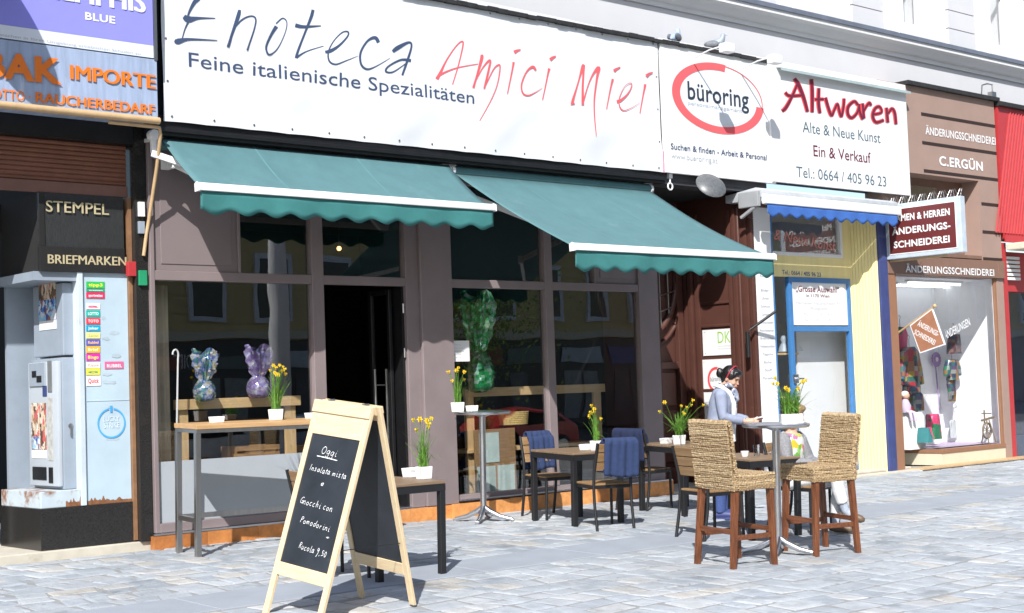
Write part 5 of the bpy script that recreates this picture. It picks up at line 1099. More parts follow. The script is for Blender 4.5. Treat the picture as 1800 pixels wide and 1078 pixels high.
def star_table(name, label, x, y, h, r, rz):
    t = thing(name, label, 'table', on(x, y), rz, 'round aluminium standing tables', True)
    b = MB(); b.lathe([(r - .01, h - .03), (r, h - .022), (r + .002, h - .006), (r - .004, h), (r - .02, h + .001), (r - .028, h - .004)], 48); b.build('tabletop', m_alu, t, smooth=35)
    b = MB(); b.lathe([(.035, .12), (.033, .14), (.033, h - .06), (.09, h - .04), (.12, h - .031)], 20); b.build('column', m_alu, t, smooth=40)
    for k in range(4):
        a = k * math.pi / 2 + .35; d = Vector((math.cos(a), math.sin(a), 0)); b = MB()
        b.tube([d * .01 + Vector((0, 0, .15)), d * .06 + Vector((0, 0, .11)), d * .18 + Vector((0, 0, .055)), d * .31 + Vector((0, 0, .025))], [.03, .032, .024, .018], 10); b.cyl(d * .31 + Vector((0, 0, .0)), d * .31 + Vector((0, 0, .03)), .02, 10); b.build('foot', m_alu, t, smooth=60)
    return t
BX, BY, BH = 3.56, -.55, 1.155
star_table('standing_table', 'round aluminium standing table beside the pilaster and wooden bench back', BX, BY, BH, .30, .3)
RX, RY, RH = 3.55, -4.43, 1.12
star_table('standing_table', 'round aluminium standing table between the two woven stools', RX, RY, RH, .285, .2)

# ---- low square cafe tables
m_tt = m_topwood
def cafe_table(label, x, y, rz, w, d, leg=.052):
    t = thing('cafe_table', label, 'table', on(x, y), rz, 'low cafe tables', True)
    b = MB(); n = 6
    for i in range(n): a = -d / 2 + d * i / n; b.box(-w / 2, w / 2, a + .002, a + d / n - .002, .722, .745)
    b.build('tabletop', m_tt, t, bevel=.003, seg=1)
    b = MB(); b.box(-w / 2, w / 2, -d / 2, -d / 2 + .03, .665, .7215); b.box(-w / 2, w / 2, d / 2 - .03, d / 2, .665, .7215); b.box(-w / 2, -w / 2 + .03, -d / 2 + .031, d / 2 - .031, .665, .7215); b.box(w / 2 - .03, w / 2, -d / 2 + .031, d / 2 - .031, .665, .7215); b.build('apron', m_blackiron, t)
    for sx in (-1, 1):
        for sy in (-1, 1): b = MB(); x_, y_ = sx * (w / 2 - leg / 2), sy * (d / 2 - leg / 2); b.box(x_ - leg / 2, x_ + leg / 2, y_ - leg / 2, y_ + leg / 2, 0, .664); b.build('leg', m_blackiron, t, bevel=.003, seg=1)
    return t
TA, TB, TC, TD = (.60, -2.83), (4.17, -1.33), (5.62, -1.52), (4.53, -3.32)
cafe_table('low cafe table with black legs right behind the chalkboard', *TA, R(-1), .66, .72)
cafe_table('low cafe table between two chairs with blue blankets', *TB, R(-10), .62, .80)
cafe_table('low cafe table before the brown doorway with daffodils on it', *TC, R(-10), .66, .80)
cafe_table('low cafe table with a water glass behind the left woven stool', *TD, R(-10), .62, .76)

# ---- slatted chairs, built facing +y
def chair(label, x, y, rz):
    t = thing('slatted_chair', label, 'chair', on(x, y), rz, 'black framed slatted chairs', True)
    b = MB()
    for i in range(5): a = -.20 + i * .082; b.box(-.205, .205, a, a + .076, .442, .460)
    b.build('seat', m_teak, t, bevel=.003, seg=1)
    b = MB(); b.box(-.215, .215, -.205, -.18, .41, .4415); b.box(-.215, .215, .19, .215, .41, .4415); b.box(-.215, -.19, -.179, .189, .41, .4415); b.box(.19, .215, -.179, .189, .41, .4415); b.build('seat_frame', m_blackiron, t)
    for s in (-1, 1):
        b = MB(); b.tube([(s * .2, .20, .43), (s * .205, .205, .2), (s * .21, .21, 0)], .015, 8); b.build('leg', m_blackiron, t, smooth=50)
        b = MB(); b.tube([(s * .205, -.26, .0), (s * .207, -.215, .25), (s * .207, -.20, .44), (s * .205, -.215, .60), (s * .20, -.285, .86)], .0155, 8); b.build('leg', m_blackiron, t, smooth=50)
    b = MB()
    for i in range(3):
        z = .585 + i * .092; y0 = -.208 - (z - .585) * .27
        b.verts([(xx, y0 + yy - zz * .27, z + zz) for zz in (0, .084) for xx, yy in ((-.19, .0), (.19, 0), (.19, .016), (-.19, .016))], [(3, 2, 1, 0), (4, 5, 6, 7), (0, 1, 5, 4), (1, 2, 6, 5), (2, 3, 7, 6), (3, 0, 4, 7)])
    b.build('backrest', m_teak, t, bevel=.003, seg=1); return t
CB1, CB2, CK, CD, CE, CA = (4.30, -.80, R(172)), (3.98, -1.90, R(-17)), (5.56, -.98, R(-82)), (4.09, -3.22, R(-100)), (4.98, -3.58, R(190)), (.17, -2.70, R(-95))
chair('slatted chair with a blue blanket over its back against the right window', *CB1)
chair('slatted chair with a blue blanket, its back to the viewer', *CB2)
chair('slatted chair with a dark navy blanket between the low tables before the window frame', *CK)
chair('slatted chair with bare wooden back behind the left woven stool', *CD)
chair('slatted chair under the seated guest in the floral top', *CE)
chair('slatted chair half hidden behind the chalkboard', *CA)
def blanket(label, c, m_, w=.34, front=.30, back=.22, off=0., seed=1):
    x, y, rz = c; t = bpy.data.objects.new('folded_blanket', None)
    b = MB(); r_ = random.Random(seed); ph = r_.uniform(0, 6)
    path = [(-.192, .86 - front), (-.215, .80), (-.245, .855), (-.262, .892), (-.285, .905), (-.312, .893), (-.325, .86), (-.318, .78), (-.300, .86 - back)]
    P = smooth_path([(a, c_, 0) for a, c_ in path], 6); n = len(P) - 1
    def fn(u, v):
        p = P[min(n, int(round(v * n)))]; e = abs(v - .5) * 2
        xx = (u - .5) * w * (1 + .06 * math.sin(v * 7 + ph)) + off + .02 * (v - .5) * math.sin(ph)
        fold = .010 * math.sin(u * 14 + ph) * e + .006 * math.sin(u * 29 + v * 5)
        return Vector((xx, p[0] + (fold if v < .5 else -fold) , p[1] + .012 * math.sin(u * 5 + ph) * e))
    b.grid(fn, 26, n); o = b.build('folded_blanket', m_, smooth=80, solid=.016, fixn=False); o.modifiers['thickness'].offset = 0
    tag(o, label, 'blanket', 'blankets on the chairs'); place(o, on(x, y), rz, True)
blanket('blue fleece blanket on the chair against the right window', CB1, m_blanket, .30, .36, .34, -.02, 1)
blanket('blue fleece blanket on the chair turning its back to the viewer', CB2, m_blanket, .36, .30, .33, .04, 4)
blanket('dark navy blanket on the chair before the window frame', CK, m_navy, .40, .28, .30, 0, 3)

# ---- woven stools, built facing +y
def rope_rows(mb, tn, p0, px, pz, w, h, rows, r, seed, cols=46):
    """rows of plaited rope over a rectangle: p0 corner, px along a row, pz across rows"""
    r_ = random.Random(seed); nrm = px.cross(pz).normalized()
    for k in range(rows):
        base = p0 + pz * ((k + .5) * h / rows); ph = r_.uniform(0, 6); n0 = len(mb.bm.faces)
        pts = []; rad = []
        for i in range(cols + 1):
            s = i / cols; pts.append(base + px * (s * w) + nrm * (.0028 * math.sin(s * w * 210 + ph + (k % 2) * math.pi) + r_.uniform(-.002, .002)) + pz * (.003 * math.sin(s * w * 17 + ph) + r_.uniform(-.0012, .0012)))
            rad.append(r * (1 + .10 * math.sin(s * w * 210 + ph) + r_.uniform(-.09, .09)))
        mb.tube(pts, rad, 6)
        c = min(1, max(0, r_.gauss(.5, .2))); nf = len(mb.bm.faces) - n0
        for i in range(nf): tn.append(min(1, max(0, c + .22 * math.sin(i * .55 + ph) + r_.uniform(-.18, .18))))
def stool(label, x, y, rz):
    t = thing('woven_stool', label, 'stool', on(x, y), rz, 'woven bar stools', True)
    X, Yv, Z = Vector((1, 0, 0)), Vector((0, 1, 0)), Vector((0, 0, 1)); hw, hd = .235, .215; sz0, sz1 = .625, .755
    b = MB(); tn = []
    b.box(-hw + .02, hw - .02, -hd + .02, hd - .02, sz0 + .01, sz1 - .012); tn += [.1] * 6
    for p0, px_ in ((Vector((-hw, -hd, sz0)), X), (Vector((hw, hd, sz0)), -X), (Vector((-hw, hd, sz0)), -Yv), (Vector((hw, -hd, sz0)), Yv)):
        rope_rows(b, tn, p0, px_, Z, 2 * (hw if px_.x else hd), sz1 - sz0 - .01, 9, .0088, hash((p0.x, px_.y)) % 99)
    rope_rows(b, tn, Vector((-hw, -hd, sz1 - .008)), X, Yv, 2 * hw, 2 * hd, 28, .0098, 5)
    o = b.build('seat', m_wick, t, smooth=60); a = o.data.attributes.new('tone', 'FLOAT', 'FACE'); a.data.foreach_set('value', tn)
    b = MB(); tn = []; lean = Vector((0, -.13, 1)).normalized(); bh = .42
    o0 = Vector((0, -hd + .01, sz1 - .10))
    c8 = [o0 + X * (sx * (hw - .02)) + lean * zz + Yv * yy for zz in (0, bh + .07) for sx, yy in ((-1, -.012), (1, -.012), (1, .03), (-1, .03))]
    b.verts(c8, [(3, 2, 1, 0), (4, 5, 6, 7), (0, 1, 5, 4), (1, 2, 6, 5), (2, 3, 7, 6), (3, 0, 4, 7)]); tn += [.1] * 6
    rope_rows(b, tn, o0 + X * hw - Yv * .018 + lean * -.02, -X, lean, 2 * hw, bh + .12, 34, .0090, 11)
    rope_rows(b, tn, o0 - X * hw + Yv * .036 + lean * .06, X, lean, 2 * hw, bh + .04, 30, .0090, 17)
    for s in (-1, 1): rope_rows(b, tn, o0 + X * (s * hw) + Yv * .01 + lean * -.02, Yv * .02, lean, 1, bh + .12, 34, .011, 23 + s, 2)
    rope_rows(b, tn, o0 - X * hw + lean * (bh + .10) + Yv * -.01, X, Yv, 2 * hw, .04, 2, .02, 31)
    o = b.build('backrest', m_wick, t, smooth=60); a = o.data.attributes.new('tone', 'FLOAT', 'FACE'); a.data.foreach_set('value', tn)
    L_ = {}
    for sx in (-1, 1):
        for sy in (-1, 1):
            top_, bot = Vector((sx * .205, sy * .185, sz0 + .01)), Vector((sx * .222, sy * (.205 if sy > 0 else .235), 0)); L_[sx, sy] = (top_, bot)
            b = MB(); v = [p + Vector((i * q, j * q, 0)) for p, q in ((bot, .021), (top_, .025)) for i, j in ((-1, -1), (1, -1), (1, 1), (-1, 1))]
            b.verts(v, [(3, 2, 1, 0), (4, 5, 6, 7), (0, 1, 5, 4), (1, 2, 6, 5), (2, 3, 7, 6), (3, 0, 4, 7)]); b.build('leg', m_stoolleg, t, bevel=.004)
    for k, (p, q_, z) in enumerate((((-1, -1), (1, -1), .29), ((-1, 1), (1, 1), .29), ((-1, -1), (-1, 1), .245), ((1, -1), (1, 1), .245))):
        f = lambda c, z: L_[c][1].lerp(L_[c][0], z / sz0); b = MB(); b.bar(f(p, z), f(q_, z), .022, .04); b.build('stretcher', grain('red stained rail', (.075, .023, .010), (.21, .075, .03), 0, 4, .35), t, bevel=.003)
    return t
stool('woven water hyacinth stool with its back turned, left of the right standing table', 2.90, -4.52, R(-99))
stool('woven water hyacinth stool right of the standing table with the flower box', 3.95, -4.56, R(74))

# ---- pots, daffodils, ashtrays, glass
def pot_mesh(w=.105, h=.10):
    b = MB(); a, c = w / 2 * .86, w / 2; q = .006
    vs = [Vector((sx * r, sy * r, z)) for z, r in ((0, a), (h, c), (h, c - q), (h - .02, c - q - .002)) for sx, sy in ((-1, -1), (1, -1), (1, 1), (-1, 1))]
    fs = [(3, 2, 1, 0)] + [(k * 4 + i, k * 4 + (i + 1) % 4, k * 4 + 4 + (i + 1) % 4, k * 4 + 4 + i) for k in range(3) for i in range(4)] + [(12, 13, 14, 15)]
    b.verts(vs, fs); return b
def bloom_mesh(b):
    for k in range(6):
        a = k * math.tau / 6; d, s = Vector((math.cos(a), math.sin(a), 0)), Vector((-math.sin(a), math.cos(a), 0))
        b.verts([Vector((0, 0, 0)), d * .012 + s * .007 + Vector((0, 0, .002)), d * .024 + Vector((0, 0, -.002)), d * .012 - s * .007 + Vector((0, 0, .002))], [(0, 1, 2, 3)])
    rg = [[b.bm.verts.new((r * math.cos(j * math.tau / 8), r * math.sin(j * math.tau / 8), z)) for j in range(8)] for r, z in ((.005, .0), (.0065, .012), (.0095, .018))]
    for A, B in zip(rg, rg[1:]):
        for j in range(8): b.bm.faces.new((A[j], A[(j + 1) % 8], B[(j + 1) % 8], B[j]))
bb = MB(); bloom_mesh(bb); bo = bb.build('bloom_src', m_yellow, fixn=False); BLOOM = bo.data; bpy.data.objects.remove(bo)
def daffodils(label, loc, seed, nl=26, nb=7, ht=.30, spread=.10, box=None, rz=0.):
    nl = int(nl * 2.1); r_ = random.Random(seed); t = thing('daffodil_pot', label, 'potted plant', loc, rz, 'potted daffodils')
    if box:
        b = MB(); w, d, h = box; b.box(-w / 2, w / 2, -d / 2, d / 2, 0, h - .012)
        for a0, a1, c0, c1 in ((-w / 2, w / 2, -d / 2, -d / 2 + .007), (-w / 2, w / 2, d / 2 - .007, d / 2), (-w / 2, -w / 2 + .007, -d / 2 + .0071, d / 2 - .0071), (w / 2 - .007, w / 2, -d / 2 + .0071, d / 2 - .0071)): b.box(a0, a1, c0, c1, h - .0119, h)
        b.build('pot', m_pot, t); hz = h
    else: pot_mesh().build('pot', m_pot, t, bevel=.003, seg=1); hz = .10; w = d = .09
    b = MB(); b.ball((0, 0, hz - .015), .5, 8, (w * .9, d * .9, .05)); b.build('moss', m_soil, t, smooth=70)
    lf = MB(); fl = []
    def base(): return Vector((r_.uniform(-w, w) * .34, r_.uniform(-d, d) * .34, hz - .01))
    for i in range(nl):
        p0 = base(); a = r_.uniform(0, math.tau); L_ = ht * r_.uniform(.55, 1.02); out = r_.uniform(.05, 1) ** 1.6 * spread * 1.5; droop = r_.random() < .22
        d_ = Vector((math.cos(a), math.sin(a), 0)); s_ = Vector((-math.sin(a), math.cos(a), 0)); pts = []
        for k in range(6):
            u = k / 5; z = L_ * (u - (.75 * u ** 2.6 if droop else .08 * u * u)); pts.append((p0 + d_ * (out * u ** 1.7 * (1.6 if droop else 1)) + Vector((0, 0, z)), .0052 * (1 - .75 * u ** 2)))
        ring = [(lf.bm.verts.new(p + s_ * wd), lf.bm.verts.new(p - s_ * wd)) for p, wd in pts]
        for (A, B), (C_, D_) in zip(ring, ring[1:]): lf.bm.faces.new((A, B, D_, C_))
    for i in range(nb):
        p0 = base(); a = r_.uniform(0, math.tau); L_ = ht * r_.uniform(.80, 1.28); out = r_.uniform(.1, 1) * spread * 1.2; d_ = Vector((math.cos(a), math.sin(a), 0))
        pts = [p0 + d_ * (out * u ** 1.5) + Vector((0, 0, L_ * u)) for u in (0, .3, .6, .9)] + [p0 + d_ * (out + .015) + Vector((0, 0, L_))]
        lf.tube(pts, .0026, 5); fl.append((pts[-1], d_ + Vector((r_.uniform(-.3, .3), r_.uniform(-.6, .1), .25))))
    lf.build('leaves', m_leaf, t, fixn=False)
    for p, d_ in fl:
        o = bpy.data.objects.new('bloom', BLOOM); COL.objects.link(o); o.parent = t; o.location = p; o.rotation_euler = d_.to_track_quat('Z', 'Y').to_euler(); s = r_.uniform(.8, 1.2); o.scale = (s, s, s)
    return t
def ashtray(label, loc, w=.11, h=.055):
    o = pot_mesh(w, h).build('ashtray', m_pot, bevel=.003, seg=1); tag(o, label, 'ashtray', 'white ashtrays'); place(o, loc)
def tloc(T, rz, px, py, h, fy=0.):     # where the sight line crosses the (tilted) table plane near the table
    d = ray(px, py); k = SLOPE
    tt = (k * CAM.y + h - CAM.z) / (d.z - k * d.y); P = CAM + d * tt
    return P
def near(px, Y, h):                    # on the table at depth Y, under the pixel column
    x, _ = W(px, 700, Y); return (x, Y, SLOPE * Y + h)
daffodils('full pot of daffodils on the honey wood counter table', near(484, -.68, 1.169), 1, 30, 11, .36, .11)
ashtray('white square ashtray at the left of the counter table', near(380, -.66, 1.169)); ashtray('white square ashtray at the counter end behind the chalkboard top', near(548, -.74, 1.169))
daffodils('pot of daffodils on the standing table before the pilaster', near(804, BY + .03, BH), 2, 22, 9, .29, .07)
ashtray('white square ashtray on the standing table before the pilaster', near(829, BY + .05, BH), .10, .06)
daffodils('pot of tall pale daffodils on the low table behind the chalkboard', near(741, -2.95, .745), 3, 26, 8, .34, .11)
ashtray('white square ashtray beside daffodils behind the chalkboard', near(719, -2.72, .745), .12, .075)
daffodils('pot of daffodils on the low table between the blue blankets', near(1046, -1.58, .745), 5, 20, 8, .29, .08)
ashtray('white square ashtray beside daffodils between the blue blankets', near(1028, -1.45, .745), .12, .06)
daffodils('pot of wide spreading daffodils on the low table before the doorway', near(1191, -1.62, .745), 6, 48, 10, .30, .22)
ashtray('white square ashtray on the low table before the doorway', near(1168, -1.40, .745), .11, .06)
daffodils('long white planter box of daffodils on the right standing table', near(1389, RY - .13, RH), 8, 60, 9, .26, .15, (.18, .10, .080), R(-40))
gp = near(1326, -3.42, .746)
b = MB(); b.lathe([(.028, 0), (.033, .1), (.0335, .105), (.031, .105), (.0265, .008)], 20)
mg = bpy.data.materials.new('tumbler glass'); mg.use_nodes = True; pg = mg.node_tree.nodes['Principled BSDF']; pg.inputs['Transmission Weight'].default_value = 1; pg.inputs['Roughness'].default_value = .02; pg.inputs['IOR'].default_value = 1.4
o = tag(b.build('water_glass', mg, smooth=40), 'clear water glass on the low table behind the left stool', 'glass'); place(o, gp)
b = MB(); b.lathe([(.03, 0), (.042, .05), (.040, .05), (.028, .004)], 16); o = tag(b.build('coffee_cup', m_pot, smooth=40), 'small white coffee cup on the low table beside the water glass', 'cup'); place(o, near(1305, -3.38, .746))

# ---- chalkboard
bt_ = thing('chalkboard_stand', 'pine framed folding chalkboard with handwritten menu standing on the pavement', 'chalkboard', (-.62, -3.948, SLOPE * -3.948 + .013), R(-86.5))
bt_.rotation_mode = 'XYZ'; ROLL = .105
u2 = Vector((math.cos(ROLL), 0, -math.sin(ROLL))); up2 = Vector((math.sin(ROLL), 0, math.cos(ROLL))); nY = Vector((0, 1, 0)); HB, SPR, WB = 1.414, .824, .624
def bp(a, s, h, off=0.):               # a across -1..1, s leaf (-1 front, 1 back), h height 0..1, off outwards
    return u2 * (a * WB / 2) + nY * (s * ((SPR / 2) * (1 - h * .93) + off)) + up2 * (h * HB)
def slab(mb, s, a0, a1, h0, h1, o0, o1):
    vs = [bp(a, s, h, o) for o in (o0, o1) for a, h in ((a0, h0), (a1, h0), (a1, h1), (a0, h1))]
    mb.verts(vs, [(0, 1, 2, 3), (7, 6, 5, 4), (0, 4, 5, 1), (1, 5, 6, 2), (2, 6, 7, 3), (3, 7, 4, 0)])
for s, nm in ((-1, 'front_leaf'), (1, 'back_leaf')):
    fr_ = MB()
    for sg in (-1, 1):
        hb = .028 * sg * -1 * 1.0 / HB * 1.0
        slab(fr_, s, sg * 1.0 if sg < 0 else .84, -.84 if sg < 0 else 1.0, (-.024 if sg < 0 else .018), 1.0, -.014, .014)
    lf_ = fr_.build(nm, m_pine, bt_, bevel=.003, seg=1)
    k = MB(); slab(k, s, -.839, .839, .165, .225, -.0135, .0135); k.build('bottom_rail', m_pineh, lf_, bevel=.003, seg=1)
    k = MB(); slab(k, s, -.839, .839, .84 if s < 0 else .93, .999, -.0135, .0135)
    k.build('top_rail', m_pineh, lf_, bevel=.003, seg=1)
    k = MB(); slab(k, s, -.838, .838, .2251, .839 if s < 0 else .929, -.004, .006); k.build('slate', m_board, lf_)
    k = MB(); slab(k, s, -1.0, 1.0, .945, 1.004, .0145, .026) if s < 0 else slab(k, s, -1.0, 1.0, .97, 1.004, .0145, .02); k.build('cap_rail', m_pineh, lf_, bevel=.003, seg=1)
for a_ in (-.6, .6): hm = MB(); hm.cyl(bp(a_, -1, 1.003), bp(a_, 1, 1.003), .008); hm.build('hinge', m_steel, bt_)
ch = MB(); ch.cyl(bp(.9, -1, .33), bp(.9, 1, .33), .003, 5); ch.build('stay_cord', m_black, bt_)
# single stroke handwriting: letters in a box, x 0..1, baseline 0, x-height 1, ascender 1.9
LT = {'O': [[(.5, 1.9), (.1, 1.5), (0, .8), (.3, .05), (.8, .1), (1.05, .9), (.9, 1.6), (.5, 1.9), (.3, 1.85)]], 'g': [[(.7, .9), (.35, 1), (.05, .6), (.2, .1), (.6, .3), (.75, .95), (.7, 0), (.55, -.7), (.15, -.75), (.1, -.4)]],
      'i': [[(.25, 1), (.2, .4), (.3, 0), (.5, .1)], [(.3, 1.45), (.34, 1.5)]], 'I': [[(.3, 1.8), (.2, 0)]], 'n': [[(.05, 1), (.05, 0)], [(.06, .6), (.35, .98), (.6, .8), (.62, .1), (.8, .05)]], 's': [[(.6, .9), (.3, 1), (.15, .75), (.5, .4), (.45, .05), (.05, .1)]],
      'a': [[(.65, .85), (.35, 1), (.05, .55), (.2, .02), (.55, .3), (.68, .95), (.66, .1), (.85, .05)]], 'l': [[(.25, 1.85), (.15, .3), (.35, 0), (.5, .1)]], 't': [[(.3, 1.6), (.22, .2), (.45, 0)], [(0, 1.05), (.6, 1.1)]], 'm': [[(.03, 1), (.03, 0)], [(.05, .6), (.25, .98), (.42, .8), (.42, .05)], [(.43, .6), (.65, .98), (.85, .8), (.88, .05)]],
      'e': [[(.08, .5), (.6, .6), (.5, .95), (.2, .9), (.05, .45), (.25, .02), (.65, .15)]], 'G': [[(.9, 1.7), (.5, 1.9), (.05, 1.1), (.15, .2), (.6, .05), (.9, .5), (.88, .8), (.5, .8)], [(.9, .7), (.85, -.2)]], 'o': [[(.4, 1), (.05, .6), (.2, .05), (.55, .1), (.7, .6), (.4, 1)]], 'c': [[(.65, .85), (.35, 1), (.05, .5), (.25, .02), (.65, .15)]],
      'h': [[(.15, 1.85), (.05, 0)], [(.08, .55), (.35, .95), (.58, .8), (.6, .05)]], 'P': [[(.2, 1.8), (.05, 0)], [(.15, 1.75), (.6, 1.85), (.75, 1.3), (.15, .9)]], 'd': [[(.6, .8), (.3, .95), (.05, .5), (.2, .02), (.6, .3)], [(.8, 1.85), (.66, .1)]], 'r': [[(.1, 1), (.08, 0)], [(.1, .6), (.35, .95), (.55, .9)]],
      'R': [[(.2, 1.8), (.1, 0)], [(.15, 1.75), (.65, 1.8), (.7, 1.2), (.15, .9)], [(.3, .95), (.75, 0)]], 'u': [[(.08, 1), (.08, .3), (.3, 0), (.6, .3), (.65, 1)], [(.65, .6), (.68, .05)]], '+': [[(.1, .6), (.8, .6)], [(.45, 1), (.45, .2)]], '9': [[(.65, 1.5), (.3, 1.8), (.1, 1.3), (.4, 1), (.66, 1.5), (.6, .6), (.35, -.4), (.1, -.5)]],
      '5': [[(.7, 1.7), (.25, 1.7), (.2, 1.05), (.6, 1), (.65, .4), (.1, .1)]], '0': [[(.4, 1.6), (.1, 1), (.25, .1), (.6, .3), (.65, 1.1), (.4, 1.6)]], ',': [[(.2, .1), (.1, -.3)]], '-': [[(.1, .7), (.7, .72)]], ' ': []}
ck = MB()
def fc(u, v, l): return bp(u / (WB / 2), -1, v / HB, .0075 + l)
def chalk(s, f0, f1, h, xh, rise=0.):
    adv = [(.62 if c in 'iltI, ' else 1.15 if c in 'mO' else .92) for c in s]; W_ = sum(adv); u0 = (-.838 + 1.676 * f0) * WB / 2; u1 = (-.838 + 1.676 * f1) * WB / 2; sx = (u1 - u0) / W_
    x = 0.; n = 0; r_ = random.Random(len(s) * 7)
    for c, a in zip(s, adv):
        dy = r_.uniform(-.12, .12); k = r_.uniform(.9, 1.1)
        for st in LT[c]:
            if len(st) > 1: stroke(ck, [(u0 + (x + px_ * .82 + .13 * py_) * sx, h * HB + ((py_ * k + dy)) * xh + rise * x * sx, .0030) for px_, py_ in st], fc, (n % 7) * .0002, 5, 0, 1e-6, .001)
            n += 1
        x += a
chalk('Oggi', .28, .62, .755, .027, -.05); chalk('Insalata mista', .12, .91, .668, .021, -.04); chalk('e', .43, .52, .607, .020); chalk('Gnocchi con', .10, .80, .508, .022, -.03)
chalk('Pomodorini', .20, .84, .42, .022, -.04); chalk('+', .78, .88, .375, .020); chalk('Rucola 9,50', .30, .90, .305, .022, -.05)
stroke(ck, [(-.17 + .02, .738 * HB, .005), (-.05, .737 * HB, .006), (.075, .733 * HB, .005)], fc, .001, wmin=.001)
ck.build('chalk_writing', m_chalk, bpy.data.objects['front_leaf'], fixn=False)

# ================================================================== people
def remeshed(mb, name, mats, parent, voxel=.011, smooth_it=4, tex=None):
    me = bpy.data.meshes.new('tmp'); mb.bm.to_mesh(me); mb.bm.free()
    o = bpy.data.objects.new('tmp', me); COL.objects.link(o)
    r = o.modifiers.new('r', 'REMESH'); r.mode = 'VOXEL'; r.voxel_size = voxel
    s = o.modifiers.new('s', 'SMOOTH'); s.iterations = smooth_it; s.factor = .5
    dg = bpy.context.evaluated_depsgraph_get(); dg.update()
    me2 = bpy.data.meshes.new_from_object(o.evaluated_get(dg)); bpy.data.objects.remove(o); bpy.data.meshes.remove(me)
    me2.name = name; me2.materials.clear(); me2.materials.append(mats); me2.shade_smooth()
    p = bpy.data.objects.new(name, me2); COL.objects.link(p); p.parent = parent; return p
def loft(mb, secs, n=20):               # secs: (centre, rx, ry, up-direction tilt about x)
    rings = []
    for c, rx, ry, tl in secs:
        m_ = Matrix.Rotation(tl, 3, 'X'); rings.append([mb.bm.verts.new(Vector(c) + m_ @ Vector((rx * math.cos(a), ry * math.sin(a), 0))) for a in [i * math.tau / n for i in range(n)]])
    for A, B in zip(rings, rings[1:]):
        for j in range(n): mb.bm.faces.new((A[j], A[(j + 1) % n], B[(j + 1) % n], B[j]))
    mb.bm.faces.new(list(reversed(rings[0]))); mb.bm.faces.new(rings[-1])
def hand(mb, w, d, side, palm_n, curl=.5, L=.17):
    """palm and five fingers from wrist w along d; palm_n is the way the palm looks; thumb leaves the palm's side"""
    d = Vector(d).normalized(); pn = Vector(palm_n).normalized(); s = d.cross(pn).normalized() * side
    w = Vector(w); mb.tube([w - d * .03, w, w + d * .03, w + d * .075, w + d * .09], [.024, .023, .027, .030, .026], 10)
    for off in (-.018, .018): mb.tube([w + d * .01 + s * off * .6, w + d * .05 + s * off, w + d * .088 + s * off], [.014, .016, .013], 8)
    for k, (off, ln) in enumerate(((.030, .066), (.011, .076), (-.009, .071), (-.028, .055))):
        p = w + d * .085 + s * off; pts = [p - d * .02]; dd = d.copy()
        for j, f in enumerate((.45, .32, .23)):
            pts.append(p); dd = (dd + pn * curl * (.35 + .45 * j)).normalized(); p = p + dd * ln * f
        pts.append(p); mb.tube(pts, [.0095, .0095, .009, .0082, .0065], 8)
    p = w + d * .025 + s * .026; mb.tube([w + d * .012 + s * .012, p, p + (d * .6 + s * .6 + pn * .5).normalized() * .034, p + (d * .85 + s * .35 + pn * .75).normalized() * .062], [.014, .0125, .011, .008], 8)
def head(mb, c, R_, s=1.):
    """skull, jaw, nose, lips, ears round the head centre c; R_ turns it (front is +y)"""
    P = lambda x, y, z: Vector(c) + R_ @ (Vector((x, y, z)) * s)
    def E(x, y, z, r, sc): mb.ball(P(x, y, z), r * s, 10, sc, R_)
    E(0, -.012, .035, .09, (.82, 1.03, .95)); E(0, .012, -.01, .075, (.86, .98, 1.1)); E(0, .035, -.062, .045, (.98, .95, .85)); E(0, .055, -.085, .024, (1, .9, .7))
    E(0, .082, -.012, .012, (.7, 1, 1.6)); E(0, .094, -.026, .012, (.95, 1.0, .8)); E(0, .080, -.054, .014, (1.3, .8, .55)); E(0, .078, -.066, .013, (1.15, .8, .5))
    E(.032, .055, -.03, .026, (1, .8, .9)); E(-.032, .055, -.03, .026, (1, .8, .9)); E(0, .064, .03, .05, (.9, .45, .5))
    for q in (-1, 1): E(q * .076, -.012, -.012, .022, (.35, .75, 1.25))
def rotx(a): return Matrix.Rotation(a, 3, 'X')
def figure_face(t, c, R_, s=1., lips=(.42, .11, .10)):
    P = lambda x, y, z: Vector(c) + R_ @ (Vector((x, y, z)) * s)
    b = MB()
    for q in (-1, 1): b.ball(P(q * .030, .0735, .006), .0105 * s, 6, (1.2, .6, .42), R_); b.tube([P(q * .014, .083, .022), P(q * .032, .080, .027), P(q * .050, .066, .020)], [.003 * s, .0035 * s, .002 * s], 6)
    b.build('eyes', m_hair, t, smooth=60)
    b = MB(); b.tube([P(-.022, .080, -.058), P(-.008, .0925, -.057), P(.008, .0925, -.057), P(.022, .080, -.058)], [.002 * s, .005 * s, .005 * s, .002 * s], 6); b.build('lips', mat('lips', lips, .45), t, smooth=60)

# ---- the waitress, facing +y in her own frame
wx_, wy_ = 5.38, -2.25
t = thing('person', 'waitress in blue grey jacket and scarf, hair in a bun, writing beside the low table', 'person', on(wx_, wy_), R(-146))
HC = Vector((0, .155, 1.455)); HR = Matrix.Rotation(R(-20), 3, 'Z') @ rotx(R(-24))
b = MB(); loft(b, [((0, 0, .80), .15, .115, 0), ((0, .0, .95), .145, .11, 0), ((0, .015, 1.08), .115, .09, R(-6)), ((0, .045, 1.22), .135, .10, R(-10)), ((0, .065, 1.31), .13, .085, R(-14)), ((0, .075, 1.35), .07, .065, R(-16))])
b.tube([(0, .07, 1.32), (0, .10, 1.38), (0, .13, 1.43)], [.058, .050, .052], 12); head(b, HC, HR)
AR = {1: ((.155, .055, 1.305), (.195, .075, 1.06), (.105, .295, 1.005)), -1: ((-.155, .055, 1.305), (-.185, .095, 1.06), (-.06, .325, 1.01))}
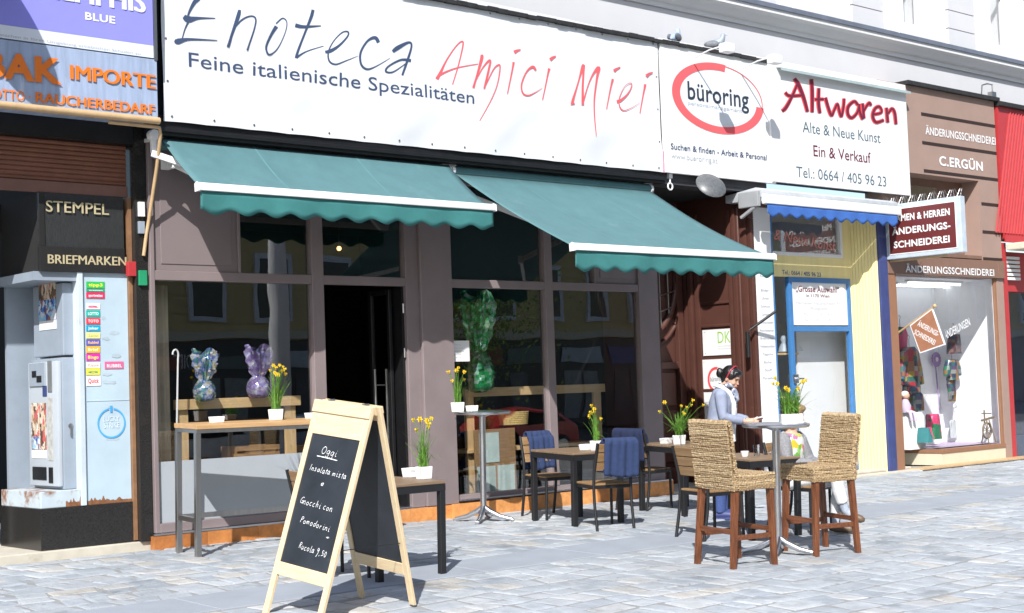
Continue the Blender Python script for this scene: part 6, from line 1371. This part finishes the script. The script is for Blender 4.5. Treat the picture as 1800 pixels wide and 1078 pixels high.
for s, (S_, E_, W_) in AR.items(): b.tube([S_, Vector(S_).lerp(E_, .5), E_, Vector(E_).lerp(W_, .5), W_], [.05, .044, .037, .034, .025], 10)
hand(b, AR[1][2], (-.35, .9, .05), 1, (-.7, -.1, -.6), .55); hand(b, AR[-1][2], (.45, .9, .0), -1, (.2, .1, 1), .45)
for s in (-1, 1): b.tube([(s * .075, 0, .86), (s * .085, .015, .48), (s * .09, -.01, .10)], [.085, .056, .036], 10); b.tube([(s * .09, -.04, .045), (s * .09, .06, .04), (s * .095, .15, .03)], [.036, .038, .026], 10)
remeshed(b, 'body', m_skin, t, .0075, 2)
figure_face(t, HC, HR)
b = MB()                                                  # jacket: torso and sleeves, a little loose
loft(b, [((0, .0, .78), .185, .15, 0), ((0, .0, .90), .178, .142, 0), ((0, .012, 1.06), .150, .122, R(-6)), ((0, .04, 1.20), .165, .130, R(-10)), ((0, .06, 1.295), .165, .112, R(-14)), ((0, .068, 1.345), .105, .085, R(-16))])
for s, (S_, E_, W_) in AR.items():
    S_, E_, W_ = Vector(S_), Vector(E_), Vector(W_); b.tube([S_ + Vector((-s * .03, 0, .01)), S_.lerp(E_, .1), S_.lerp(E_, .55), E_, E_.lerp(W_, .5), E_.lerp(W_, .86)], [.06, .066, .060, .055, .050, .044], 12)
remeshed(b, 'jacket', m_bluegrey, t, .011, 3)
b = MB()
for s in (-1, 1): b.tube([(s * .055, -.02, 1.395), (s * .085, .06, 1.37), (s * .085, .135, 1.31), (s * .055, .175, 1.20), (s * .035, .165, 1.05), (s * .03, .155, .92), (s * .03, .155, .80)], [.022, .024, .027, .027, .024, .02, .018], 8)
b.build('white_collar', m_white, t, smooth=70)
b = MB(); b.tube([(.065 * math.cos(a), .095 + .07 * math.sin(a), 1.375 + .012 * math.sin(a * 3)) for a in [i * math.tau / 24 for i in range(24)]], .026, 10, closed=True); b.tube([(.0, .165, 1.355), (.012, .185, 1.30), (.0, .195, 1.235), (.01, .190, 1.19)], [.030, .038, .036, .014], 10); b.tube([(-.01, .165, 1.35), (-.03, .185, 1.29), (-.025, .19, 1.23)], [.024, .030, .012], 10)
b.build('scarf', picture_mat('patterned scarf', [(.05, .06, .10), (.22, .25, .33), (.42, .44, .5), (.08, .09, .14), (.30, .33, .4)], (45, 45, 45)), t, smooth=70)
b = MB(); loft(b, [((0, .0, .76), .165, .135, 0), ((0, 0, .86), .168, .135, 0), ((0, 0, .93), .155, .12, 0)])
for s in (-1, 1): b.tube([(s * .075, 0, .86), (s * .085, .02, .50), (s * .088, .0, .28), (s * .09, -.005, .07)], [.10, .074, .062, .060], 12)
remeshed(b, 'jeans', m_jeans, t, .012, 3)
for s in (-1, 1): b = MB(); b.tube([(s * .09, -.075, .045), (s * .09, .0, .052), (s * .093, .09, .045), (s * .096, .165, .032), (s * .097, .185, .028)], [.034, .044, .045, .036, .018], 12); b.box(s * .093 - .042, s * .093 + .042, -.09, .18, .0, .022); b.build('shoe', m_navyblue, t, smooth=50, bevel=.004)
b = MB(); Ph = lambda x, y, z: HC + HR @ Vector((x, y, z))
b.ball(Ph(0, -.022, .045), .098, 14, (.86, 1.0, .92), HR); b.ball(Ph(0, -.055, -.0), .075, 10, (.95, .8, 1.1), HR); b.ball(Ph(0, .045, .082), .062, 10, (1.15, .85, .55), HR)
for q in (-1, 1): b.ball(Ph(q * .050, .052, .062), .032, 8, (.9, .7, .8), HR); b.ball(Ph(q * .062, .005, .035), .045, 8, (.5, 1.1, 1.0), HR)
hr_ = remeshed(b, 'hair', m_hair, t, .008, 2)
b = MB(); b.ball(Ph(0, -.135, .005), .052, 10, (1, .85, 1), HR); b.ball(Ph(.015, -.15, .03), .03, 8, (1, .9, 1), HR); bn = remeshed(b, 'bun', m_hair, t, .007, 1)
b = MB(); b.tube([Ph(.0865 * math.cos(a), -.008 + .012 * math.sin(a), .036 + .104 * math.sin(a)) for a in [R(-18) + i * R(216) / 20 for i in range(21)]], .0065, 8); b.build('headband', mat('red headband', (.42, .02, .04), .5), t, smooth=60)
# the notepad she holds
nb_ = t.matrix_basis @ Vector((0, 0, 0))
M_t = Matrix.Translation(on(wx_, wy_)) @ Matrix.Rotation(R(-146), 4, 'Z'); npos = M_t @ Vector((.01, .43, 1.035))
b = MB(); b.box(-.05, .05, -.07, .07, 0, .008); b.box(-.05, .05, -.068, .068, .0085, .012); o = tag(b.build('notepad', m_white, bevel=.001), 'small white notepad in the hands of the waitress', 'notepad'); o.rotation_mode = 'XYZ'; o.location = npos; o.rotation_euler = (R(12), 0, R(-146))

# ---- the seated guest, mostly hidden behind stool and planter
gx, gy, grz = CE[0] - .08, CE[1], R(190)
t = thing('person', 'seated guest in floral top and grey jacket with legs crossed, half hidden by the planter', 'person', on(gx, gy), grz)
HC = Vector((0, .03, 1.115)); HR = rotx(R(-14)) @ Matrix.Rotation(R(30), 3, 'Z')
b = MB(); loft(b, [((0, -.06, .47), .17, .13, 0), ((0, -.06, .60), .155, .12, 0), ((0, -.035, .78), .15, .115, 0), ((0, -.02, .90), .155, .10, R(-8)), ((0, -.01, .955), .08, .075, R(-10))])
b.tube([(0, -.01, .93), (0, .0, .99), (0, .01, 1.04)], [.06, .052, .055], 12); head(b, HC, HR)
GA = {1: ((.165, -.02, .905), (.215, .06, .68), (.06, .27, .66)), -1: ((-.165, -.02, .905), (-.215, .06, .68), (-.05, .27, .64))}
for s, (S_, E_, W_) in GA.items(): b.tube([S_, Vector(S_).lerp(E_, .5), E_, Vector(E_).lerp(W_, .5), W_], [.052, .046, .038, .035, .026], 10)
hand(b, GA[1][2], (-.6, .75, -.1), 1, (-.1, .0, -1), .4); hand(b, GA[-1][2], (.6, .7, -.1), -1, (.1, 0, -1), .4)
LG = {1: ((.09, .0, .50), (.02, .42, .57), (-.08, .47, .22)), -1: ((-.09, .0, .50), (-.13, .40, .49), (-.15, .34, .09))}
for s, (H_, K_, A_q) in LG.items(): b.tube([H_, Vector(H_).lerp(K_, .5), K_, Vector(K_).lerp(A_q, .45), A_q], [.09, .078, .058, .052, .034], 10)
remeshed(b, 'body', m_skin, t, .009, 2); figure_face(t, HC, HR)
b = MB(); loft(b, [((0, -.06, .46), .185, .15, 0), ((0, -.06, .60), .172, .14, 0), ((0, -.03, .78), .165, .135, 0), ((0, -.018, .90), .165, .115, R(-8)), ((0, -.008, .955), .10, .09, R(-10))])
remeshed(b, 'floral_top', picture_mat('floral print', [(.66, .66, .62), (.14, .38, .06), (.66, .65, .62), (.62, .42, .04), (.24, .46, .12), (.64, .64, .60), (.50, .14, .28), (.66, .66, .64)], (24, 24, 17), .25), t, .012, 2)
b = MB()
for s, (S_, E_, W_) in GA.items():
    S_, E_, W_ = Vector(S_), Vector(E_), Vector(W_); b.tube([S_ + Vector((-s * .05, 0, .02)), S_.lerp(E_, .1), S_.lerp(E_, .55), E_, E_.lerp(W_, .5), E_.lerp(W_, .88)], [.06, .070, .063, .058, .052, .046], 12)
    b.tube([(s * .12, -.08, .93), (s * .165, .03, .88), (s * .175, .05, .72), (s * .175, .04, .52)], [.045, .042, .044, .048], 10)
loft(b, [((0, -.12, .48), .19, .09, 0), ((0, -.12, .70), .175, .09, 0), ((0, -.09, .92), .16, .07, 0)])
remeshed(b, 'jacket', mat('grey tweed', (.20, .20, .21), .9, var=.25, scale=60), t, .012, 2)
b = MB()
for s, (H_, K_, A_q) in LG.items(): b.tube([H_, Vector(H_).lerp(K_, .5), K_, Vector(K_).lerp(A_q, .45), Vector(K_).lerp(A_q, .80)], [.105, .09, .072, .066, .058], 12)
loft(b, [((0, -.07, .455), .18, .15, 0), ((0, -.06, .58), .175, .14, 0)]); remeshed(b, 'trousers', m_white, t, .012, 2)
for s, (H_, K_, A_q) in LG.items():
    A_q = Vector(A_q); K_ = Vector(K_); dn_ = (A_q - K_).normalized(); f_ = (Vector((-.15, .85, -.25)) if s > 0 else Vector((0, 1, -.06))).normalized()
    b = MB(); b.tube([K_.lerp(A_q, .74), A_q, A_q + dn_ * .03 + f_ * .05], [.047, .040, .038], 10); b.build('sock', mat('grey sock', (.33, .37, .44), .9, var=.2, scale=60), t, smooth=60)
    b = MB(); o_ = A_q + dn_ * .045; b.tube([o_ - f_ * .055, o_, o_ + f_ * .08, o_ + f_ * .15, o_ + f_ * .18], [.03, .042, .042, .036, .018], 12); b.build('shoe', mat('brown shoe', (.12, .08, .05), .5), t, smooth=60)
b = MB(); Ph = lambda x, y, z: HC + HR @ Vector((x, y, z))
b.ball(Ph(0, -.022, .045), .104, 14, (.92, 1.0, .92), HR); b.ball(Ph(0, -.05, -.04), .085, 10, (1.1, .75, 1.2), HR); b.ball(Ph(0, .04, .085), .06, 10, (1.2, 1, .6), HR)
for q in (-1, 1): b.ball(Ph(q * .075, -.005, -.02), .05, 8, (.55, .9, 1.7), HR)
remeshed(b, 'hair', mat('light brown hair', (.26, .16, .08), .5, var=.3, scale=40, stretch=(1, 1, .2)), t, .009, 2)

# ================================================================== the other side of the street (seen mirrored in the panes)
opp = thing('opposite_building', 'yellow apartment house with grey window surrounds across the street', 'building', (0, 0, -.5))
m_yw = mat('yellow rusticated render', (.62, .50, .25), .85, var=.08, scale=2); OY = -36.
b = MB(); b.box(-20, 90, OY - 8, OY, 0, 18)
b.build('wall', m_yw, opp)
b = MB()
for k in range(40): b.box(-20, 90, OY + .001, OY + .03, 4.4 + k * .34, 4.4 + k * .34 + .29)
b.build('rustication', m_yw, opp)
b = MB(); b.box(-20, 90, OY + .0305, OY + .30, 4.05, 4.38); b.box(-20, 90, OY + .0305, OY + .22, 8.3, 8.5); b.build('cornice', m_creamy, opp)
b = MB(); b.box(-20, 90, OY + .0005, OY + .2, 0, 4.0); b.build('dark_shopfronts', mat('dim shop glass', (.03, .032, .04), .3), opp)
rs = random.Random(12)
for i in range(22):                                       # shop windows, blinds and boards at street level
    x = 8 + i * 3.1; b = MB(); h_ = rs.uniform(.5, 1.1); b.box(x, x + 2.7, OY + .201, OY + .26, 2.95, 2.95 + h_ * .8); b.build('shop_board', mat('board tone %d' % (i % 5), [(.50, .52, .55), (.08, .13, .30), (.42, .38, .30), (.30, .08, .07), (.16, .20, .18)][i % 5], .5), opp)
    b = MB(); b.box(x + .2, x + 1.3, OY + .201, OY + .23, .5, 2.6); b.box(x + 1.5, x + 2.5, OY + .201, OY + .23, .5, 2.6) if i % 3 else None; b.build('shop_window', mat('shop pane tone %d' % (i % 3), [(.10, .12, .15), (.26, .28, .30), (.05, .06, .09)][i % 3], .2), opp)
W1, W2 = MB(), MB()
for i in range(24):
    x = 12 + i * 2.9
    for z in (5.0, 9.0, 13.0): W1.box(x - .16, x + 1.36, OY + .031, OY + .14, z - .2, z + 2.35); W2.box(x, x + 1.2, OY + .1405, OY + .145, z, z + 2.1)
W1.build('window_surround', mat('grey surround', (.72, .74, .76), .8), opp); W2.build('window_pane', mat('dark pane', (.02, .022, .026), .1), opp)
b = MB(); put_text(b, 'PARADIES', (21.7, OY + .21, 3.0), (-1, 0, 0), (0, 0, 1), 2.0, .5, .02); b.build('pale_lettering', m_white, opp, fixn=False)
t = thing('lamp_post', 'pale grey street lamp post beyond the road', 'lamp post', (13.6, -19, -.57)); b = MB(); b.tube([(0, 0, 0), (0, 0, 1), (0, 0, 8)], [.30, .27, .20], 14); b.build('post', m_stucco, t, smooth=50); b = MB(); b.tube([(0, 0, 8), (.3, .1, 8.5), (1.2, .4, 8.7)], .05, 8); b.build('arm', m_stucco, t); b = MB(); b.ball((1.5, .5, 8.66), .3, 8, (1.2, .5, .4)); b.build('head', m_greymetal, t, smooth=60)
def parked(label, x, y, m_):
    t = thing('parked_car', label, 'car', (x, y, -.58), group='cars parked across the street')
    b = MB(); b.prism([(-2.0, .35), (-1.95, .75), (-1.55, .88), (-.95, .95), (-.3, 1.38), (1.1, 1.42), (1.75, 1.0), (2.0, .9), (2.02, .35)], -.82, .82); b.build('body', m_, t, bevel=.09, seg=3, smooth=40)
    for s in (-1, 1): b = MB(); b.prism([(-.72, .98), (-.22, 1.32), (1.05, 1.35), (1.45, 1.02)], s * .822, s * .828); b.build('window', m_void, t)
    for sx in (-1.25, 1.3):
        for s in (-1, 1):
            b = MB(); b.cyl((sx, s * .66, .31), (sx, s * .84, .31), .31, 24); wh = b.build('wheel', m_black, t, bevel=.02); b = MB(); b.cyl((sx, s * .841, .31), (sx, s * .85, .31), .2, 16); b.build('rim', m_alu, wh)
parked('red hatchback parked along the far kerb', 19.8, -17.6, mat('red car paint', (.52, .03, .035), .25, coat=.6))
parked('silver hatchback parked along the far kerb', 12.2, -21.5, mat('silver car paint', (.48, .50, .52), .3, coat=.5))
parked('pale blue hatchback parked along the far kerb', 17.2, -24.0, mat('pale blue car paint', (.20, .30, .42), .3, coat=.5))
t = thing('street_tree', 'young green tree beyond the road', 'tree', (21.5, -21, -.57)); b = MB(); b.tube([(0, 0, 0), (.05, 0, 2), (.0, .1, 4), (.1, .1, 5.5)], [.15, .12, .08, .03], 10)
for k in range(6): a = k * 1.1; b.tube([(0, .05, 2.6 + k * .4), (math.cos(a) * 1.0, math.sin(a) * 1.0, 3.6 + k * .45)], [.05, .015], 6)
b.build('trunk', m_teak, t)
b = MB(); r_ = random.Random(3)
for i in range(7000):
    a, p = r_.uniform(0, math.tau), r_.gauss(0, 1); c = Vector((r_.gauss(0, 1.1), r_.gauss(0, 1.0), 4.6 + r_.gauss(0, 1.2)))
    if math.sin(c.x * 3.1 + c.z * 2) + math.sin(c.y * 3.7 - c.z * 2.6) < -.5: continue
    s = r_.uniform(.05, .10); u = Vector((r_.gauss(0, 1), r_.gauss(0, 1), r_.gauss(0, 1))).normalized(); v = u.cross(Vector((.3, .5, .8))).normalized(); b.verts([c + u * s, c + v * s * .5, c - u * s, c - v * s * .5], [(0, 1, 2, 3)])
b.build('crown', mat('tree leaves', (.16, .28, .05), .6, var=.3, transl=.3), t, fixn=False)
